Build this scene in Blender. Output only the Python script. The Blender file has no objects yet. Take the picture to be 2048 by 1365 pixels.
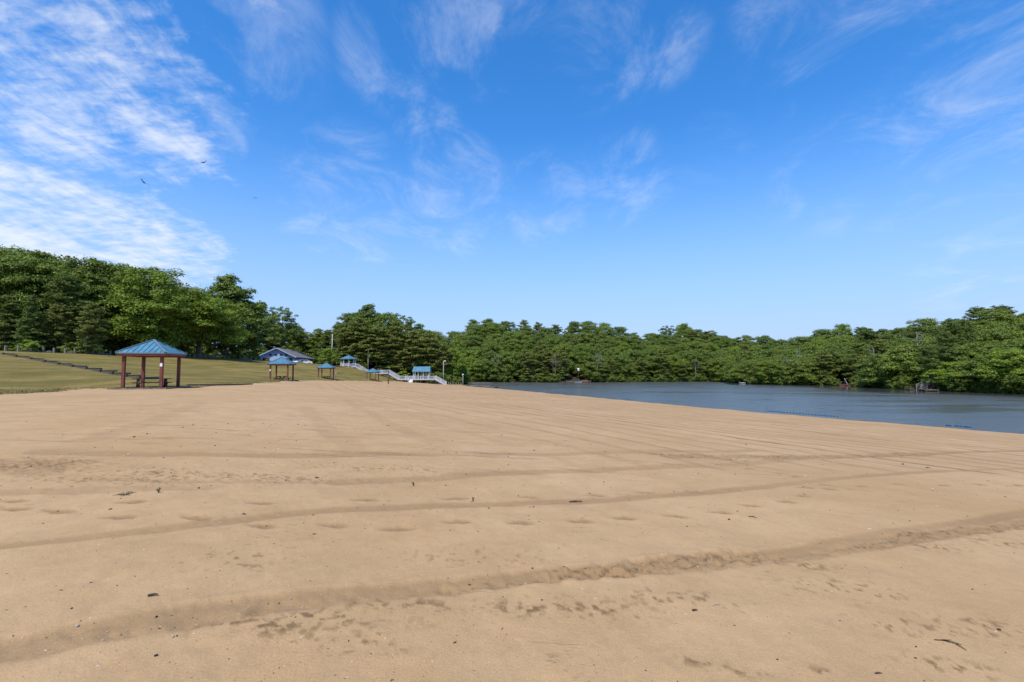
import bpy, math, random
import numpy as np
from mathutils import Vector, Matrix
R = math.radians
scene = bpy.context.scene
col = scene.collection

# ------------------------------------------------------------------ camera
FPX, CX, CY, PITCH, EYE = 967.0, 1024.0, 682.5, R(3.52), 1.5
cam_d = bpy.data.cameras.new('camera'); cam_d.sensor_width = 36; cam_d.lens = 36 * FPX / 2048
cam_d.clip_end = 8000; cam_d.clip_start = 0.05
cam = bpy.data.objects.new('camera', cam_d); col.objects.link(cam)
cam.location = (0, 0, EYE); cam.rotation_euler = (R(90) + PITCH, 0, 0)
scene.camera = cam
scene.view_settings.view_transform = 'Standard'; scene.view_settings.look = 'None'
scene.view_settings.gamma = 1; scene.view_settings.use_curve_mapping = False
scene.view_settings.exposure = 0.62

def ray(px, py):
    a, b = (px - CX) / FPX, (CY - py) / FPX
    return np.array([a, math.cos(PITCH) - b * math.sin(PITCH), math.sin(PITCH) + b * math.cos(PITCH)])
def at(px, py, depth):
    d = ray(px, py); return np.array([0, 0, EYE]) + d * depth / d[1]

# ------------------------------------------------------------------ world
SUN_AZ, SUN_EL = R(203), R(58)
world = bpy.data.worlds.new('World'); scene.world = world; world.use_nodes = True
class NT:
    def __init__(s, tree): s.t = tree; tree.nodes.clear()
    def n(s, kind, **kw):
        nd = s.t.nodes.new(kind)
        for k, v in kw.items(): setattr(nd, k, v)
        return nd
    def l(s, a, b): s.t.links.new(a, b)
    def put(s, sock, v):
        if isinstance(v, bpy.types.NodeSocket): s.l(v, sock)
        elif v is not None: sock.default_value = v
    def math(s, op, a, b=None, c=None, clamp=False):
        nd = s.n('ShaderNodeMath', operation=op, use_clamp=clamp)
        for i, v in enumerate((a, b, c)): s.put(nd.inputs[i], v)
        return nd.outputs[0]
    def vmath(s, op, a, b=None):
        nd = s.n('ShaderNodeVectorMath', operation=op)
        s.put(nd.inputs[0], a); s.put(nd.inputs[1], b)
        return nd.outputs['Value'] if op in ('DOT_PRODUCT', 'LENGTH') else nd.outputs[0]
    def step(s, v, lo, hi, a=0.0, b=1.0):
        nd = s.n('ShaderNodeMapRange', interpolation_type='SMOOTHSTEP')
        s.put(nd.inputs[0], v); nd.inputs[1].default_value = lo; nd.inputs[2].default_value = hi
        nd.inputs[3].default_value = a; nd.inputs[4].default_value = b
        return nd.outputs[0]
    def noise(s, vec, scale, detail=4, rough=.55, dist=0.0):
        nd = s.n('ShaderNodeTexNoise'); s.put(nd.inputs['Vector'], vec)
        nd.inputs['Scale'].default_value = scale; nd.inputs['Detail'].default_value = detail
        nd.inputs['Roughness'].default_value = rough; nd.inputs['Distortion'].default_value = dist
        return nd.outputs[0]
    def mix(s, f, a, b, blend='MIX'):
        nd = s.n('ShaderNodeMix', data_type='RGBA', blend_type=blend)
        s.put(nd.inputs[0], f)
        for i, v in ((6, a), (7, b)):
            s.put(nd.inputs[i], (*v, 1) if isinstance(v, tuple) and len(v) == 3 else v)
        return nd.outputs[2]
    def mapping(s, vec, loc=(0, 0, 0), rot=(0, 0, 0), scale=(1, 1, 1)):
        nd = s.n('ShaderNodeMapping'); s.put(nd.inputs[0], vec)
        nd.inputs[1].default_value = loc; nd.inputs[2].default_value = rot; nd.inputs[3].default_value = scale
        return nd.outputs[0]

w = NT(world.node_tree)
sky = w.n('ShaderNodeTexSky', sky_type='NISHITA', sun_disc=False)
sky.sun_elevation = SUN_EL; sky.sun_rotation = SUN_AZ
sky.altitude = 0; sky.air_density = 1.0; sky.dust_density = 0.35; sky.ozone_density = 4.0
hs = w.n('ShaderNodeHueSaturation'); hs.inputs['Saturation'].default_value = 1.32; hs.inputs['Value'].default_value = 1.22
w.l(sky.outputs[0], hs.inputs['Color'])
tc = w.n('ShaderNodeTexCoord'); dirv = tc.outputs['Generated']
sep = w.n('ShaderNodeSeparateXYZ'); w.l(dirv, sep.inputs[0])
den = w.math('ADD', w.math('MAXIMUM', sep.outputs[2], 0.0), 0.16)
cmb = w.n('ShaderNodeCombineXYZ')
w.l(w.math('DIVIDE', sep.outputs[0], den), cmb.inputs[0]); w.l(w.math('DIVIDE', sep.outputs[1], den), cmb.inputs[1])
cp = cmb.outputs[0]                                   # a flat cloud layer overhead
def blob(px, py, r0, r1, amp):
    d = ray(px, py); d = d / np.linalg.norm(d)
    dt = w.vmath('DOT_PRODUCT', dirv, tuple(d))
    return w.step(dt, math.cos(R(r1)), math.cos(R(r0)), 0, amp)
def total(lst):
    s = lst[0]
    for v in lst[1:]: s = w.math('MAXIMUM', s, v)
    return s
# heavier rippled cirrocumulus toward the left, thin veils elsewhere
m_dense = total([blob(70, 120, 3, 17, 1.02), blob(250, 200, 2, 14, .95), blob(-250, 200, 8, 20, .9), blob(30, 465, 3, 13, 1.15), blob(330, 240, 1, 9, .8),
                 blob(230, 500, 2, 10, 1.12), blob(-250, 450, 8, 16, 1.1), blob(400, 60, 2, 14, .55), blob(120, 10, 3, 10, .7), blob(370, 515, 1, 7, 1.0)])
m_thin = total([blob(440, 60, 3, 12, .6), blob(800, 100, 2, 8, .8), blob(920, 45, 2, 6, .8), blob(980, 150, 1, 4, .6), blob(1200, 70, 2, 9, .8),
                blob(1320, 70, 2, 6, .8), blob(1640, 5, 2, 9, .9), blob(1880, 0, 2, 9, .9), blob(2150, -150, 5, 25, .8), blob(1200, -300, 5, 20, .7),
                blob(700, 400, 3, 10, .75), blob(900, 390, 3, 9, .75), blob(1090, 400, 2, 7, .75), blob(1250, 360, 2, 7, .6), blob(1420, 320, 1, 6, .4),
                blob(1640, 375, 2, 7, .45), blob(1830, 385, 2, 7, .4), blob(1960, 545, 2, 7, .5), blob(860, 265, 1, 5, .7), blob(440, 285, 1, 3, .8)])
streak = w.mapping(cp, rot=(0, 0, R(14)), scale=(1.55, .95, 1))          # cirrus drawn out along one wind direction
nA = w.noise(streak, 4.6, 9, .66, .35)
nB = w.noise(w.mapping(cp, rot=(0, 0, R(12)), scale=(1.7, .8, 1), loc=(3, 1, 0)), 1.3, 4, .5, .2)
nR = w.noise(w.mapping(cp, rot=(0, 0, R(-50)), scale=(1.0, 2.6, 1), loc=(1, 5, 0)), 9.0, 5, .6, .2)
base_n = w.math('ADD', w.math('ADD', w.math('MULTIPLY', nA, .56), w.math('MULTIPLY', nB, .34)), w.math('MULTIPLY', nR, .26))
cl_d = w.step(w.math('ADD', base_n, w.math('MULTIPLY', w.math('SUBTRACT', m_dense, 1.0), .36)), .46, .78)
nC = w.noise(w.mapping(cp, rot=(0, 0, R(20)), scale=(1.3, .9, 1), loc=(7, 2, 0)), 2.9, 9, .68, .6)
cl_t = w.math('MULTIPLY', w.step(w.math('ADD', nC, w.math('MULTIPLY', w.math('SUBTRACT', m_thin, 1.0), .14)), .36, .80), w.step(m_thin, .05, .6))
cl = w.math('ADD', cl_d, w.math('MULTIPLY', cl_t, .44), clamp=True)
up = w.step(sep.outputs[2], 0.0, 0.06)
cl = w.math('MULTIPLY', w.math('MULTIPLY', cl, up), .86)
hsb = w.mix(1.0, hs.outputs[0], (1.0, .93, .99), 'MULTIPLY')
haze = w.step(sep.outputs[2], -.02, .46, 1, 0)         # paler air toward the horizon
skyb = w.mix(w.math('MULTIPLY', haze, .92), hsb, (2.0, 2.85, 4.55))
skyc = w.mix(cl, skyb, (4.5, 4.75, 5.2))
bg = w.n('ShaderNodeBackground'); bg.inputs[1].default_value = 0.13; w.l(skyc, bg.inputs[0])
wo = w.n('ShaderNodeOutputWorld'); w.l(bg.outputs[0], wo.inputs[0])
# ------------------------------------------------------------------ sun
sd = bpy.data.lights.new('sun', 'SUN'); sd.energy = 2.8; sd.angle = R(1.5); sd.color = (1, .955, .88)
sun = bpy.data.objects.new('sun', sd); col.objects.link(sun)
sv = Vector((math.sin(SUN_AZ) * math.cos(SUN_EL), math.cos(SUN_AZ) * math.cos(SUN_EL), math.sin(SUN_EL)))
sun.rotation_euler = sv.to_track_quat('Z', 'Y').to_euler()

# ------------------------------------------------------------------ helpers
def tag(o, label=None, cat=None, group=None, kind=None):
    if label: o['label'] = label
    if cat: o['category'] = cat
    if group: o['group'] = group
    if kind: o['kind'] = kind
    return o
def empty(name, loc=(0, 0, 0), rz=0, label=None, cat=None, group=None):
    o = bpy.data.objects.new(name, None); col.objects.link(o); o.empty_display_size = .3
    o.location = loc; o.rotation_euler = (0, 0, rz)
    return tag(o, label, cat, group)
def link(name, me, parent=None):
    o = bpy.data.objects.new(name, me); col.objects.link(o); o.parent = parent; return o
def copy_tree(o, parent=None):
    c = o.copy(); col.objects.link(c); c.parent = parent
    for ch in list(o.children): copy_tree(ch, c)
    return c
def np_mesh(name, verts, faces, mat=None, smooth=False):
    """verts (N,3); faces (M,k) of one size k"""
    me = bpy.data.meshes.new(name); verts = np.asarray(verts, dtype=np.float32); faces = np.asarray(faces, dtype=np.int32)
    k = faces.shape[1]
    me.vertices.add(len(verts)); me.vertices.foreach_set('co', verts.ravel())
    me.loops.add(faces.size); me.loops.foreach_set('vertex_index', faces.ravel())
    me.polygons.add(len(faces)); me.polygons.foreach_set('loop_start', np.arange(len(faces), dtype=np.int32) * k)
    if smooth: me.polygons.foreach_set('use_smooth', np.ones(len(faces), dtype=bool))
    me.update(calc_edges=True)
    if mat: me.materials.append(mat)
    return me
class MB:
    def __init__(s): s.v = []; s.f = []
    def poly(s, pts):
        i = len(s.v); s.v += [tuple(map(float, p)) for p in pts]; s.f.append(tuple(range(i, i + len(pts)))); return s
    def hexa(s, b, t):
        i = len(s.v); n = len(b); s.v += [tuple(map(float, p)) for p in b] + [tuple(map(float, p)) for p in t]
        s.f.append(tuple(i + k for k in reversed(range(n)))); s.f.append(tuple(i + n + k for k in range(n)))
        for k in range(n):
            k2 = (k + 1) % n; s.f.append((i + k, i + k2, i + n + k2, i + n + k))
        return s
    def box(s, c, d, rz=0):
        cx, cy, cz = c; hx, hy, hz = d[0] / 2, d[1] / 2, d[2] / 2; ca, sa = math.cos(rz), math.sin(rz)
        q = [(cx + x * ca - y * sa, cy + x * sa + y * ca) for x, y in ((-hx, -hy), (hx, -hy), (hx, hy), (-hx, hy))]
        return s.hexa([(x, y, cz - hz) for x, y in q], [(x, y, cz + hz) for x, y in q])
    def beam(s, p0, p1, wd, h, upv=(0, 0, 1)):
        p0, p1 = Vector(p0), Vector(p1); d = (p1 - p0).normalized(); u = Vector(upv)
        if abs(d.dot(u)) > .98: u = Vector((0, 1, 0))
        sdv = d.cross(u).normalized() * wd / 2; u2 = sdv.cross(d).normalized() * h / 2
        a = [p0 - sdv - u2, p0 + sdv - u2, p0 + sdv + u2, p0 - sdv + u2]; b = [p + (p1 - p0) for p in a]
        return s.hexa(a, b)
    def tube(s, pts, rad, n=8, cap=True):
        base = len(s.v); m = len(pts); pts = [Vector(p) for p in pts]
        for i, p in enumerate(pts):
            d = (pts[min(i + 1, m - 1)] - pts[max(i - 1, 0)]).normalized()
            a = d.cross(Vector((1, 0.13, 0))) if abs(d.x) < .9 else d.cross(Vector((0, 1, 0.1)))
            a.normalize(); b = d.cross(a)
            for k in range(n):
                t = 2 * math.pi * k / n; s.v.append(tuple(p + (a * math.cos(t) + b * math.sin(t)) * rad[i]))
        for i in range(m - 1):
            for k in range(n):
                k2 = (k + 1) % n; s.f.append((base + i * n + k, base + i * n + k2, base + (i + 1) * n + k2, base + (i + 1) * n + k))
        if cap:
            s.f.append(tuple(base + k for k in reversed(range(n)))); s.f.append(tuple(base + (m - 1) * n + k for k in range(n)))
        return s
    def mesh(s, name, mat, smooth=False):
        me = bpy.data.meshes.new(name); me.from_pydata(s.v, [], s.f); me.update()
        if smooth: me.polygons.foreach_set('use_smooth', [True] * len(me.polygons))
        if mat: me.materials.append(mat)
        return me
    def build(s, name, mat, parent=None, smooth=False): return link(name, s.mesh(name, mat, smooth), parent)

# ------------------------------------------------------------------ materials
def material(name):
    m = bpy.data.materials.new(name); m.use_nodes = True; t = NT(m.node_tree)
    out = t.n('ShaderNodeOutputMaterial'); return m, t, out
def principled(t, out, color, rough=.8, spec=.3, bump=None, bdist=.02, bstr=1.0, metal=0.0):
    p = t.n('ShaderNodeBsdfPrincipled'); t.put(p.inputs['Base Color'], (*color, 1) if isinstance(color, tuple) and len(color) == 3 else color)
    t.put(p.inputs['Roughness'], rough); p.inputs['Specular IOR Level'].default_value = spec; p.inputs['Metallic'].default_value = metal
    if bump is not None:
        b = t.n('ShaderNodeBump'); b.inputs['Distance'].default_value = bdist; b.inputs['Strength'].default_value = bstr
        t.l(bump, b.inputs['Height']); t.l(b.outputs[0], p.inputs['Normal'])
    t.l(p.outputs[0], out.inputs[0]); return p
def simple(name, c, rough=.75, var=.25, scale=3.0, spec=.3, stretch=(1, 1, 1), bump=.0, dirt=None):
    m, t, out = material(name); tcn = t.n('ShaderNodeTexCoord')
    v = t.mapping(tcn.outputs['Object'], scale=stretch)
    n1 = t.noise(v, scale, 5, .6); f = t.step(n1, .3, .7)
    c2 = tuple(max(0, x * (1 - var)) for x in c); c1 = tuple(min(1, x * (1 + var * .5)) for x in c)
    cc = t.mix(f, c2, c1)
    oi = t.n('ShaderNodeObjectInfo')
    cc = t.mix(t.math('MULTIPLY', oi.outputs['Random'], .35 * min(1, var * 2)), cc, tuple(x * .75 for x in c))
    if dirt:
        cc = t.mix(t.step(t.noise(tcn.outputs['Object'], 1.3, 6, .65), .5, .72), cc, dirt)
    principled(t, out, cc, rough, spec, n1 if bump else None, bump or .01)
    return m
M = {}
M['red_post'] = simple('reddish_stained_wood', (.20, .058, .042), .7, .35, 6, stretch=(3, 3, .4), bump=.01)
M['red_trim'] = simple('reddish_fascia', (.24, .08, .055), .7, .3, 3)
M['dark_wood'] = simple('dark_brown_wood', (.075, .038, .028), .8, .4, 5, stretch=(.5, 4, 4), bump=.01)
M['grey_wood'] = simple('weathered_grey_wood', (.23, .205, .165), .85, .4, 6, stretch=(3, 3, .5), bump=.02)
M['timber'] = simple('old_landscape_timber', (.12, .098, .074), .9, .5, 4, stretch=(1, 1, 2), bump=.02)
M['kerb_timber'] = simple('pale_weathered_timber', (.20, .165, .125), .9, .45, 4, bump=.02)
M['tread'] = simple('grey_step_timber', (.15, .125, .09), .9, .5, 4, bump=.02)
M['blue_roof'] = simple('blue_painted_metal_roof', (.075, .225, .305), .5, .25, 1.2, spec=.5, dirt=(.11, .235, .29))
M['blue_trim'] = simple('blue_grey_metal_edge', (.15, .22, .28), .45, .2, 2, spec=.5)
M['white'] = simple('white_vinyl', (.62, .62, .64), .5, .15, 1.2, spec=.4)
M['white_plate'] = simple('white_plate', (.8, .8, .78), .5, .08, 3)
M['deck'] = simple('deck_boards', (.16, .12, .085), .85, .4, 4, bump=.01)
M['siding'] = simple('pale_blue_siding', (.42, .54, .72), .7, .12, .6)
M['corner'] = simple('blue_white_trim', (.38, .47, .60), .6, .1, 1)
M['shingle'] = simple('grey_brown_shingles', (.22, .20, .19), .95, .25, 4, bump=.02)
M['pane'] = simple('dark_window_glass', (.012, .016, .026), .12, .2, 1, spec=.6)
M['door_brown'] = simple('brown_wood_door', (.17, .085, .05), .7, .3, 3)
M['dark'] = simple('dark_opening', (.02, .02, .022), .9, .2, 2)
M['rock'] = simple('grey_boulder', (.15, .135, .115), .95, .5, 2.2, bump=.08)
M['pole'] = simple('pale_weathered_pole', (.34, .31, .27), .85, .3, 4, stretch=(4, 4, .3), bump=.01)
M['flagpole'] = simple('white_painted_pole', (.72, .72, .70), .4, .08, 1)
M['lamp'] = simple('white_lamp_housing', (.75, .74, .70), .4, .1, 2)
M['bark'] = simple('grey_brown_bark', (.115, .090, .068), .95, .45, 3, stretch=(3, 3, .6), bump=.03)
M['bark_pale'] = simple('pale_dead_wood', (.30, .265, .225), .9, .35, 3, stretch=(3, 3, .5), bump=.02)
M['bark_red'] = simple('reddish_pine_bark', (.16, .105, .075), .95, .4, 3, stretch=(3, 3, .6), bump=.03)
M['float_blue'] = simple('blue_plastic_float', (.012, .10, .20), .35, .2, 3, spec=.5)
M['rope'] = simple('pale_rope', (.35, .38, .38), .8, .2, 6)
M['car_white'] = simple('white_car_paint', (.78, .78, .78), .2, .05, 1, spec=.6)
M['tyre'] = simple('tyre_rubber', (.025, .025, .025), .85, .2, 3)
M['bird'] = simple('dark_feathers', (.012, .011, .011), .85, .3, 3)
M['feather_pale'] = simple('greyish_flight_feathers', (.05, .048, .046), .85, .3, 3)
M['orange'] = simple('orange_red_plastic', (.35, .10, .03), .5, .25, 1.5)
M['pebble_dark'] = simple('dark_pebble', (.055, .042, .034), .8, .4, 30, bump=.004)
M['pebble_pale'] = simple('pale_pebble', (.55, .47, .38), .75, .3, 30, bump=.004)
M['twig'] = simple('dry_twig', (.085, .060, .040), .9, .4, 20)
M['straw'] = simple('pale_straw', (.48, .38, .24), .85, .3, 20)
M['sprig'] = simple('dull_green_sprig', (.105, .095, .045), .85, .35, 20)

def leaf_material(name, a, b, c, trans=.30):
    m, t, out = material(name); g = t.n('ShaderNodeNewGeometry'); oi = t.n('ShaderNodeObjectInfo')
    cc = t.mix(t.step(g.outputs['Random Per Island'], .1, .9), a, b)
    cc = t.mix(t.math('MULTIPLY', oi.outputs['Random'], .8), cc, c)
    tcn = t.n('ShaderNodeTexCoord')
    cc = t.mix(t.math('MULTIPLY', t.step(t.noise(tcn.outputs['Object'], .45, 3), .38, .7), .5), cc, b)
    d = t.n('ShaderNodeBsdfPrincipled'); t.l(cc, d.inputs['Base Color']); d.inputs['Roughness'].default_value = .55
    d.inputs['Specular IOR Level'].default_value = .22
    tr = t.n('ShaderNodeBsdfTranslucent'); t.l(t.mix(.5, cc, (.10, .16, .02)), tr.inputs[0])
    mx = t.n('ShaderNodeMixShader'); mx.inputs[0].default_value = trans
    t.l(d.outputs[0], mx.inputs[1]); t.l(tr.outputs[0], mx.inputs[2]); t.l(mx.outputs[0], out.inputs[0])
    return m
M['leaf'] = leaf_material('broadleaf_green', (0.159, 0.212, 0.030), (0.239, 0.300, 0.042), (0.104, 0.160, 0.034))
M['leaf_bright'] = leaf_material('fresh_yellow_green_leaves', (0.199, 0.293, 0.031), (0.303, 0.393, 0.046), (0.174, 0.242, 0.033), .38)
M['leaf_dark'] = leaf_material('deep_green_leaves', (0.122, 0.185, 0.029), (0.192, 0.260, 0.039), (0.167, 0.203, 0.034))
M['needle'] = leaf_material('olive_pine_needles', (0.153, 0.203, 0.041), (0.249, 0.281, 0.056), (0.200, 0.216, 0.048), .2)
M['needle_dark'] = leaf_material('dark_pine_needles', (0.109, 0.162, 0.035), (0.177, 0.228, 0.044), (0.143, 0.173, 0.036), .18)

# ------------------------------------------------------------------ terrain
WATER = -3.7
SHORE = np.array([(300, -300), (120, -80), (75, -20), (60, 8), (50, 25), (42.3, 40), (35.5, 53), (27, 69), (17, 93), (7, 116), (-3.5, 140), (-11, 155), (-16, 168),
                  (-19, 190), (-22.5, 226), (-10, 226), (24, 218), (60, 231), (104, 240), (101, 215), (95, 193), (106, 180), (117, 168), (112, 145), (106, 127), (116, 110),
                  (124, 92), (132, 60), (170, 10), (300, -100), (500, -300)], float)
FAR_SHORE = SHORE[14:]
BL = np.array([(-120, -250), (-70, -60), (-45, -5), (-33, 15), (-29.8, 28), (-29.6, 31), (-32.6, 36.5), (-29.0, 38.6), (-26.4, 40), (-27.5, 44), (-29, 52), (-30.4, 59.5), (-32, 66),
               (-35.6, 74), (-37.4, 90), (-38.6, 106), (-38, 132), (-38.5, 150), (-38, 168), (-31, 185), (-32, 230), (-32, 300), (-32, 900)], float)
CL = np.array([(-200, -250, 6), (-125, -60, 5), (-95, 20, 4.8), (-82, 60, 4.7), (-79.6, 76, 4.6), (-80, 89, 4.6), (-79, 100, 4.62), (-74, 115, 4.6), (-70, 127, 4.5), (-67.5, 132, 4.3),
               (-64, 145, 4.0), (-59.5, 160, 3.3), (-57.5, 166, 3.1), (-57, 200, 4), (-57, 300, 6), (-57, 900, 8)], float)
def dist_poly(X, Y, P, closed=False, vals=None):
    P2 = np.vstack([P, P[:1]]) if closed else P
    best = np.full(X.shape, 1e18); val = np.zeros(X.shape)
    for a, b in zip(P2[:-1], P2[1:]):
        dx, dy = b[0] - a[0], b[1] - a[1]; L = dx * dx + dy * dy + 1e-9
        t = np.clip(((X - a[0]) * dx + (Y - a[1]) * dy) / L, 0, 1)
        d = (X - a[0] - t * dx) ** 2 + (Y - a[1] - t * dy) ** 2
        m = d < best; best = np.where(m, d, best)
        if vals: val = np.where(m, a[2] + t * (b[2] - a[2]), val)
    return (np.sqrt(best), val) if vals else np.sqrt(best)
def inside(X, Y, P):
    c = np.zeros(X.shape, bool); n = len(P)
    for i in range(n):
        a, b = P[i], P[i - 1]
        cond = (a[1] > Y) != (b[1] > Y)
        xx = (b[0] - a[0]) * (Y - a[1]) / (b[1] - a[1] + 1e-12) + a[0]
        c ^= cond & (X < xx)
    return c
LAWN_POLY = np.vstack([BL, CL[::-1, :2]])
PLATEAU_POLY = np.vstack([CL[:, :2], [(-3000, 900), (-3000, -250)]])
SKY_PX = np.array([(-400, 480), (0, 487), (60, 490), (120, 512), (200, 530), (250, 532), (270, 560), (340, 575), (400, 600), (470, 590), (510, 610), (575, 640), (590, 660), (640, 660), (670, 650), (690, 622),
                   (735, 611), (780, 625), (820, 640), (860, 665), (890, 668), (920, 655), (945, 648), (970, 640), (1000, 648), (1060, 648), (1100, 649), (1180, 655), (1240, 661), (1300, 666), (1360, 660), (1400, 656),
                   (1440, 666), (1480, 679), (1530, 683), (1580, 683), (1625, 670), (1650, 666), (1680, 657), (1740, 655), (1800, 653), (1860, 648), (1900, 640), (1920, 630), (1990, 618), (2048, 625), (2500, 600)], float)
def sky_y(px): return np.interp(px, SKY_PX[:, 0], SKY_PX[:, 1])
FD = np.array([(-200, 235), (880, 230), (1130, 218), (1300, 232), (1440, 240), (1470, 215), (1500, 193), (1600, 178), (1700, 168), (1770, 145), (1840, 126), (2048, 109), (2300, 88), (2700, 70)], float)
def far_depth(px): return np.interp(px, FD[:, 0], FD[:, 1])
def pxof(X, Y): return CX + FPX * X / np.maximum(Y, 5)
def topz(px, py, depth): return at(px, py, depth)[2]
HILL_SPAN = 66.0
_hp = np.arange(850, 2701, 10.0)
_hs = np.array([np.clip((topz(p, sky_y(p), far_depth(p) + HILL_SPAN) - 15.5 - WATER) / HILL_SPAN, .06, .30) for p in _hp])
_k = np.ones(13) / 13; _hs = np.convolve(np.pad(_hs, 6, mode='edge'), _k, mode='valid')
def H(X, Y):
    X = np.asarray(X, float); Y = np.asarray(Y, float)
    d = dist_poly(X, Y, SHORE); lake = inside(X, Y, SHORE); sdv = np.where(lake, -d, d)
    beach = WATER + .066 * sdv
    beach = np.where(sdv > 56, -.004 + (1 - np.exp(-(sdv - 56) * .066 / .14)) * .14, beach)
    beach = np.maximum(beach, WATER - 2.5)
    dC, zC = dist_poly(X, Y, CL, vals=True); dB = dist_poly(X, Y, BL)
    t = dB / (dB + dC + 1e-6); lawn = beach + (zC - beach) * (t * .75 + .25 * t * t * (3 - 2 * t))
    h = np.where(inside(X, Y, LAWN_POLY), lawn, beach)
    h = np.where(inside(X, Y, PLATEAU_POLY), zC + np.minimum(dC * .02, 3), h)
    # far side of the lake: wooded hill
    px = pxof(X, Y); slope = np.interp(px, _hp, _hs)
    far = ((dist_poly(X, Y, FAR_SHORE) <= d + .5) & ~lake) & (X > -32)
    hill = WATER + .25 + np.minimum(d, HILL_SPAN + 10) * slope + np.maximum(d - HILL_SPAN - 10, 0) * .01
    return np.where(far & (Y > 20), hill, h)
def Hp(x, y): return float(H(np.array([x]), np.array([y]))[0])
def ground(px, py, tmax=260):
    d = ray(px, py); ts = np.exp(np.linspace(math.log(1.2), math.log(tmax), 900)) / d[1]
    X, Y, Z = d[0] * ts, d[1] * ts, EYE + d[2] * ts
    below = Z < H(X, Y)
    i = int(np.argmax(below)) if below.any() else len(ts) - 1
    j = max(i - 1, 0); g0 = Z[j] - H(X[j:j+1], Y[j:j+1])[0]; g1 = Z[i] - H(X[i:i+1], Y[i:i+1])[0]
    f = g0 / (g0 - g1) if g0 != g1 else 0
    return np.array([X[j] + f * (X[i] - X[j]), Y[j] + f * (Y[i] - Y[j]), 0]) + np.array([0, 0, Z[j] + f * (Z[i] - Z[j])])

def grid_faces(nu, nv):
    i = np.arange(nu * nv).reshape(nu, nv)
    return np.stack([i[:-1, :-1], i[1:, :-1], i[1:, 1:], i[:-1, 1:]], -1).reshape(-1, 4)
def vnoise(X, Y, seed=0):
    """value noise, numpy"""
    xi, yi = np.floor(X).astype(np.int64), np.floor(Y).astype(np.int64); fx, fy = X - xi, Y - yi
    fx = fx * fx * (3 - 2 * fx); fy = fy * fy * (3 - 2 * fy)
    def h(a, b):
        n = (a * 374761393 + b * 668265263 + seed * 974711) & 0x7fffffff
        n = ((n ^ (n >> 13)) * 1274126177) & 0x7fffffff
        return ((n ^ (n >> 16)) & 0xffff) / 65535.0
    return (h(xi, yi) * (1 - fx) + h(xi + 1, yi) * fx) * (1 - fy) + (h(xi, yi + 1) * (1 - fx) + h(xi + 1, yi + 1) * fx) * fy
def fbm(X, Y, seed=0, o=4):
    s, a = 0, .5
    for k in range(o): s = s + a * vnoise(X * 2 ** k, Y * 2 ** k, seed + k); a *= .5
    return s

# ---- base ground sheet (forest floor, lake bed, out to the horizon)
def stretch_axis(lo, hi, st, out):
    a = list(np.arange(lo, hi + .01, st)); s = st; x = hi
    while x < out: s *= 1.35; x += s; a.append(x)
    s = st; x = lo
    while x > -out: s *= 1.35; x -= s; a.insert(0, x)
    return np.array(a)
gx, gy = stretch_axis(-140, 220, 3, 3500), stretch_axis(-60, 330, 3, 3500)
GX, GY = np.meshgrid(gx, gy, indexing='ij'); GZ = H(GX, GY) - .16
mg, t, out = material('leaf_litter_forest_floor'); tcn = t.n('ShaderNodeTexCoord')
n1 = t.noise(tcn.outputs['Object'], .8, 6, .65)
principled(t, out, t.mix(t.step(n1, .35, .65), (.035, .030, .018), (.075, .062, .035)), .95, .1, n1, .1)
ground_o = link('ground', np_mesh('ground', np.stack([GX, GY, GZ], -1).reshape(-1, 3), grid_faces(*GX.shape), mg, True)); tag(ground_o, kind='structure')

# ---- lawn
lx, ly = np.arange(-125, -20, .8), np.arange(-60, 178, .8)
LX, LY = np.meshgrid(lx, ly, indexing='ij')
LP = np.vstack([BL[1:20], CL[1:14][::-1, :2] + np.array([-2.5, 0])])
ls = dist_poly(LX, LY, LP, True) * np.where(inside(LX, LY, LP), 1, -1)
ls = ls + (fbm(LX * .55, LY * .55, 3) - .5) * 2.0
LZ = H(LX, LY) + np.clip(ls * .12, -.45, .035) + (fbm(LX * .25, LY * .25, 9) - .47) * .07 * np.clip(ls / 3, 0, 1)
mgr, t, out = material('dry_mown_grass'); tcn = t.n('ShaderNodeTexCoord'); ob = tcn.outputs['Object']
band = t.noise(t.mapping(ob, rot=(0, 0, R(-14)), scale=(.35, .055, .3)), 1.6, 5, .6, .3)
pat = t.noise(ob, .22, 5, .6); fine = t.noise(ob, 9, 3, .7)
c = t.mix(t.step(band, .34, .66), (.205, .156, .044), (.345, .245, .082))
c = t.mix(t.math('MULTIPLY', t.step(pat, .42, .68), .65), c, (.135, .120, .034))
c = t.mix(t.math('MULTIPLY', t.step(t.noise(ob, .5, 6, .7), .56, .72), .6), c, (.31, .23, .11))
c = t.mix(t.step(fine, .30, .75), t.mix(1, c, (.62, .66, .55), 'MULTIPLY'), c)
principled(t, out, c, .95, .08, t.noise(ob, 14, 4, .7), .05)
lawn = link('lawn', np_mesh('lawn', np.stack([LX, LY, LZ], -1).reshape(-1, 3), grid_faces(*LX.shape), mgr, True)); tag(lawn, kind='structure')
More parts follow.
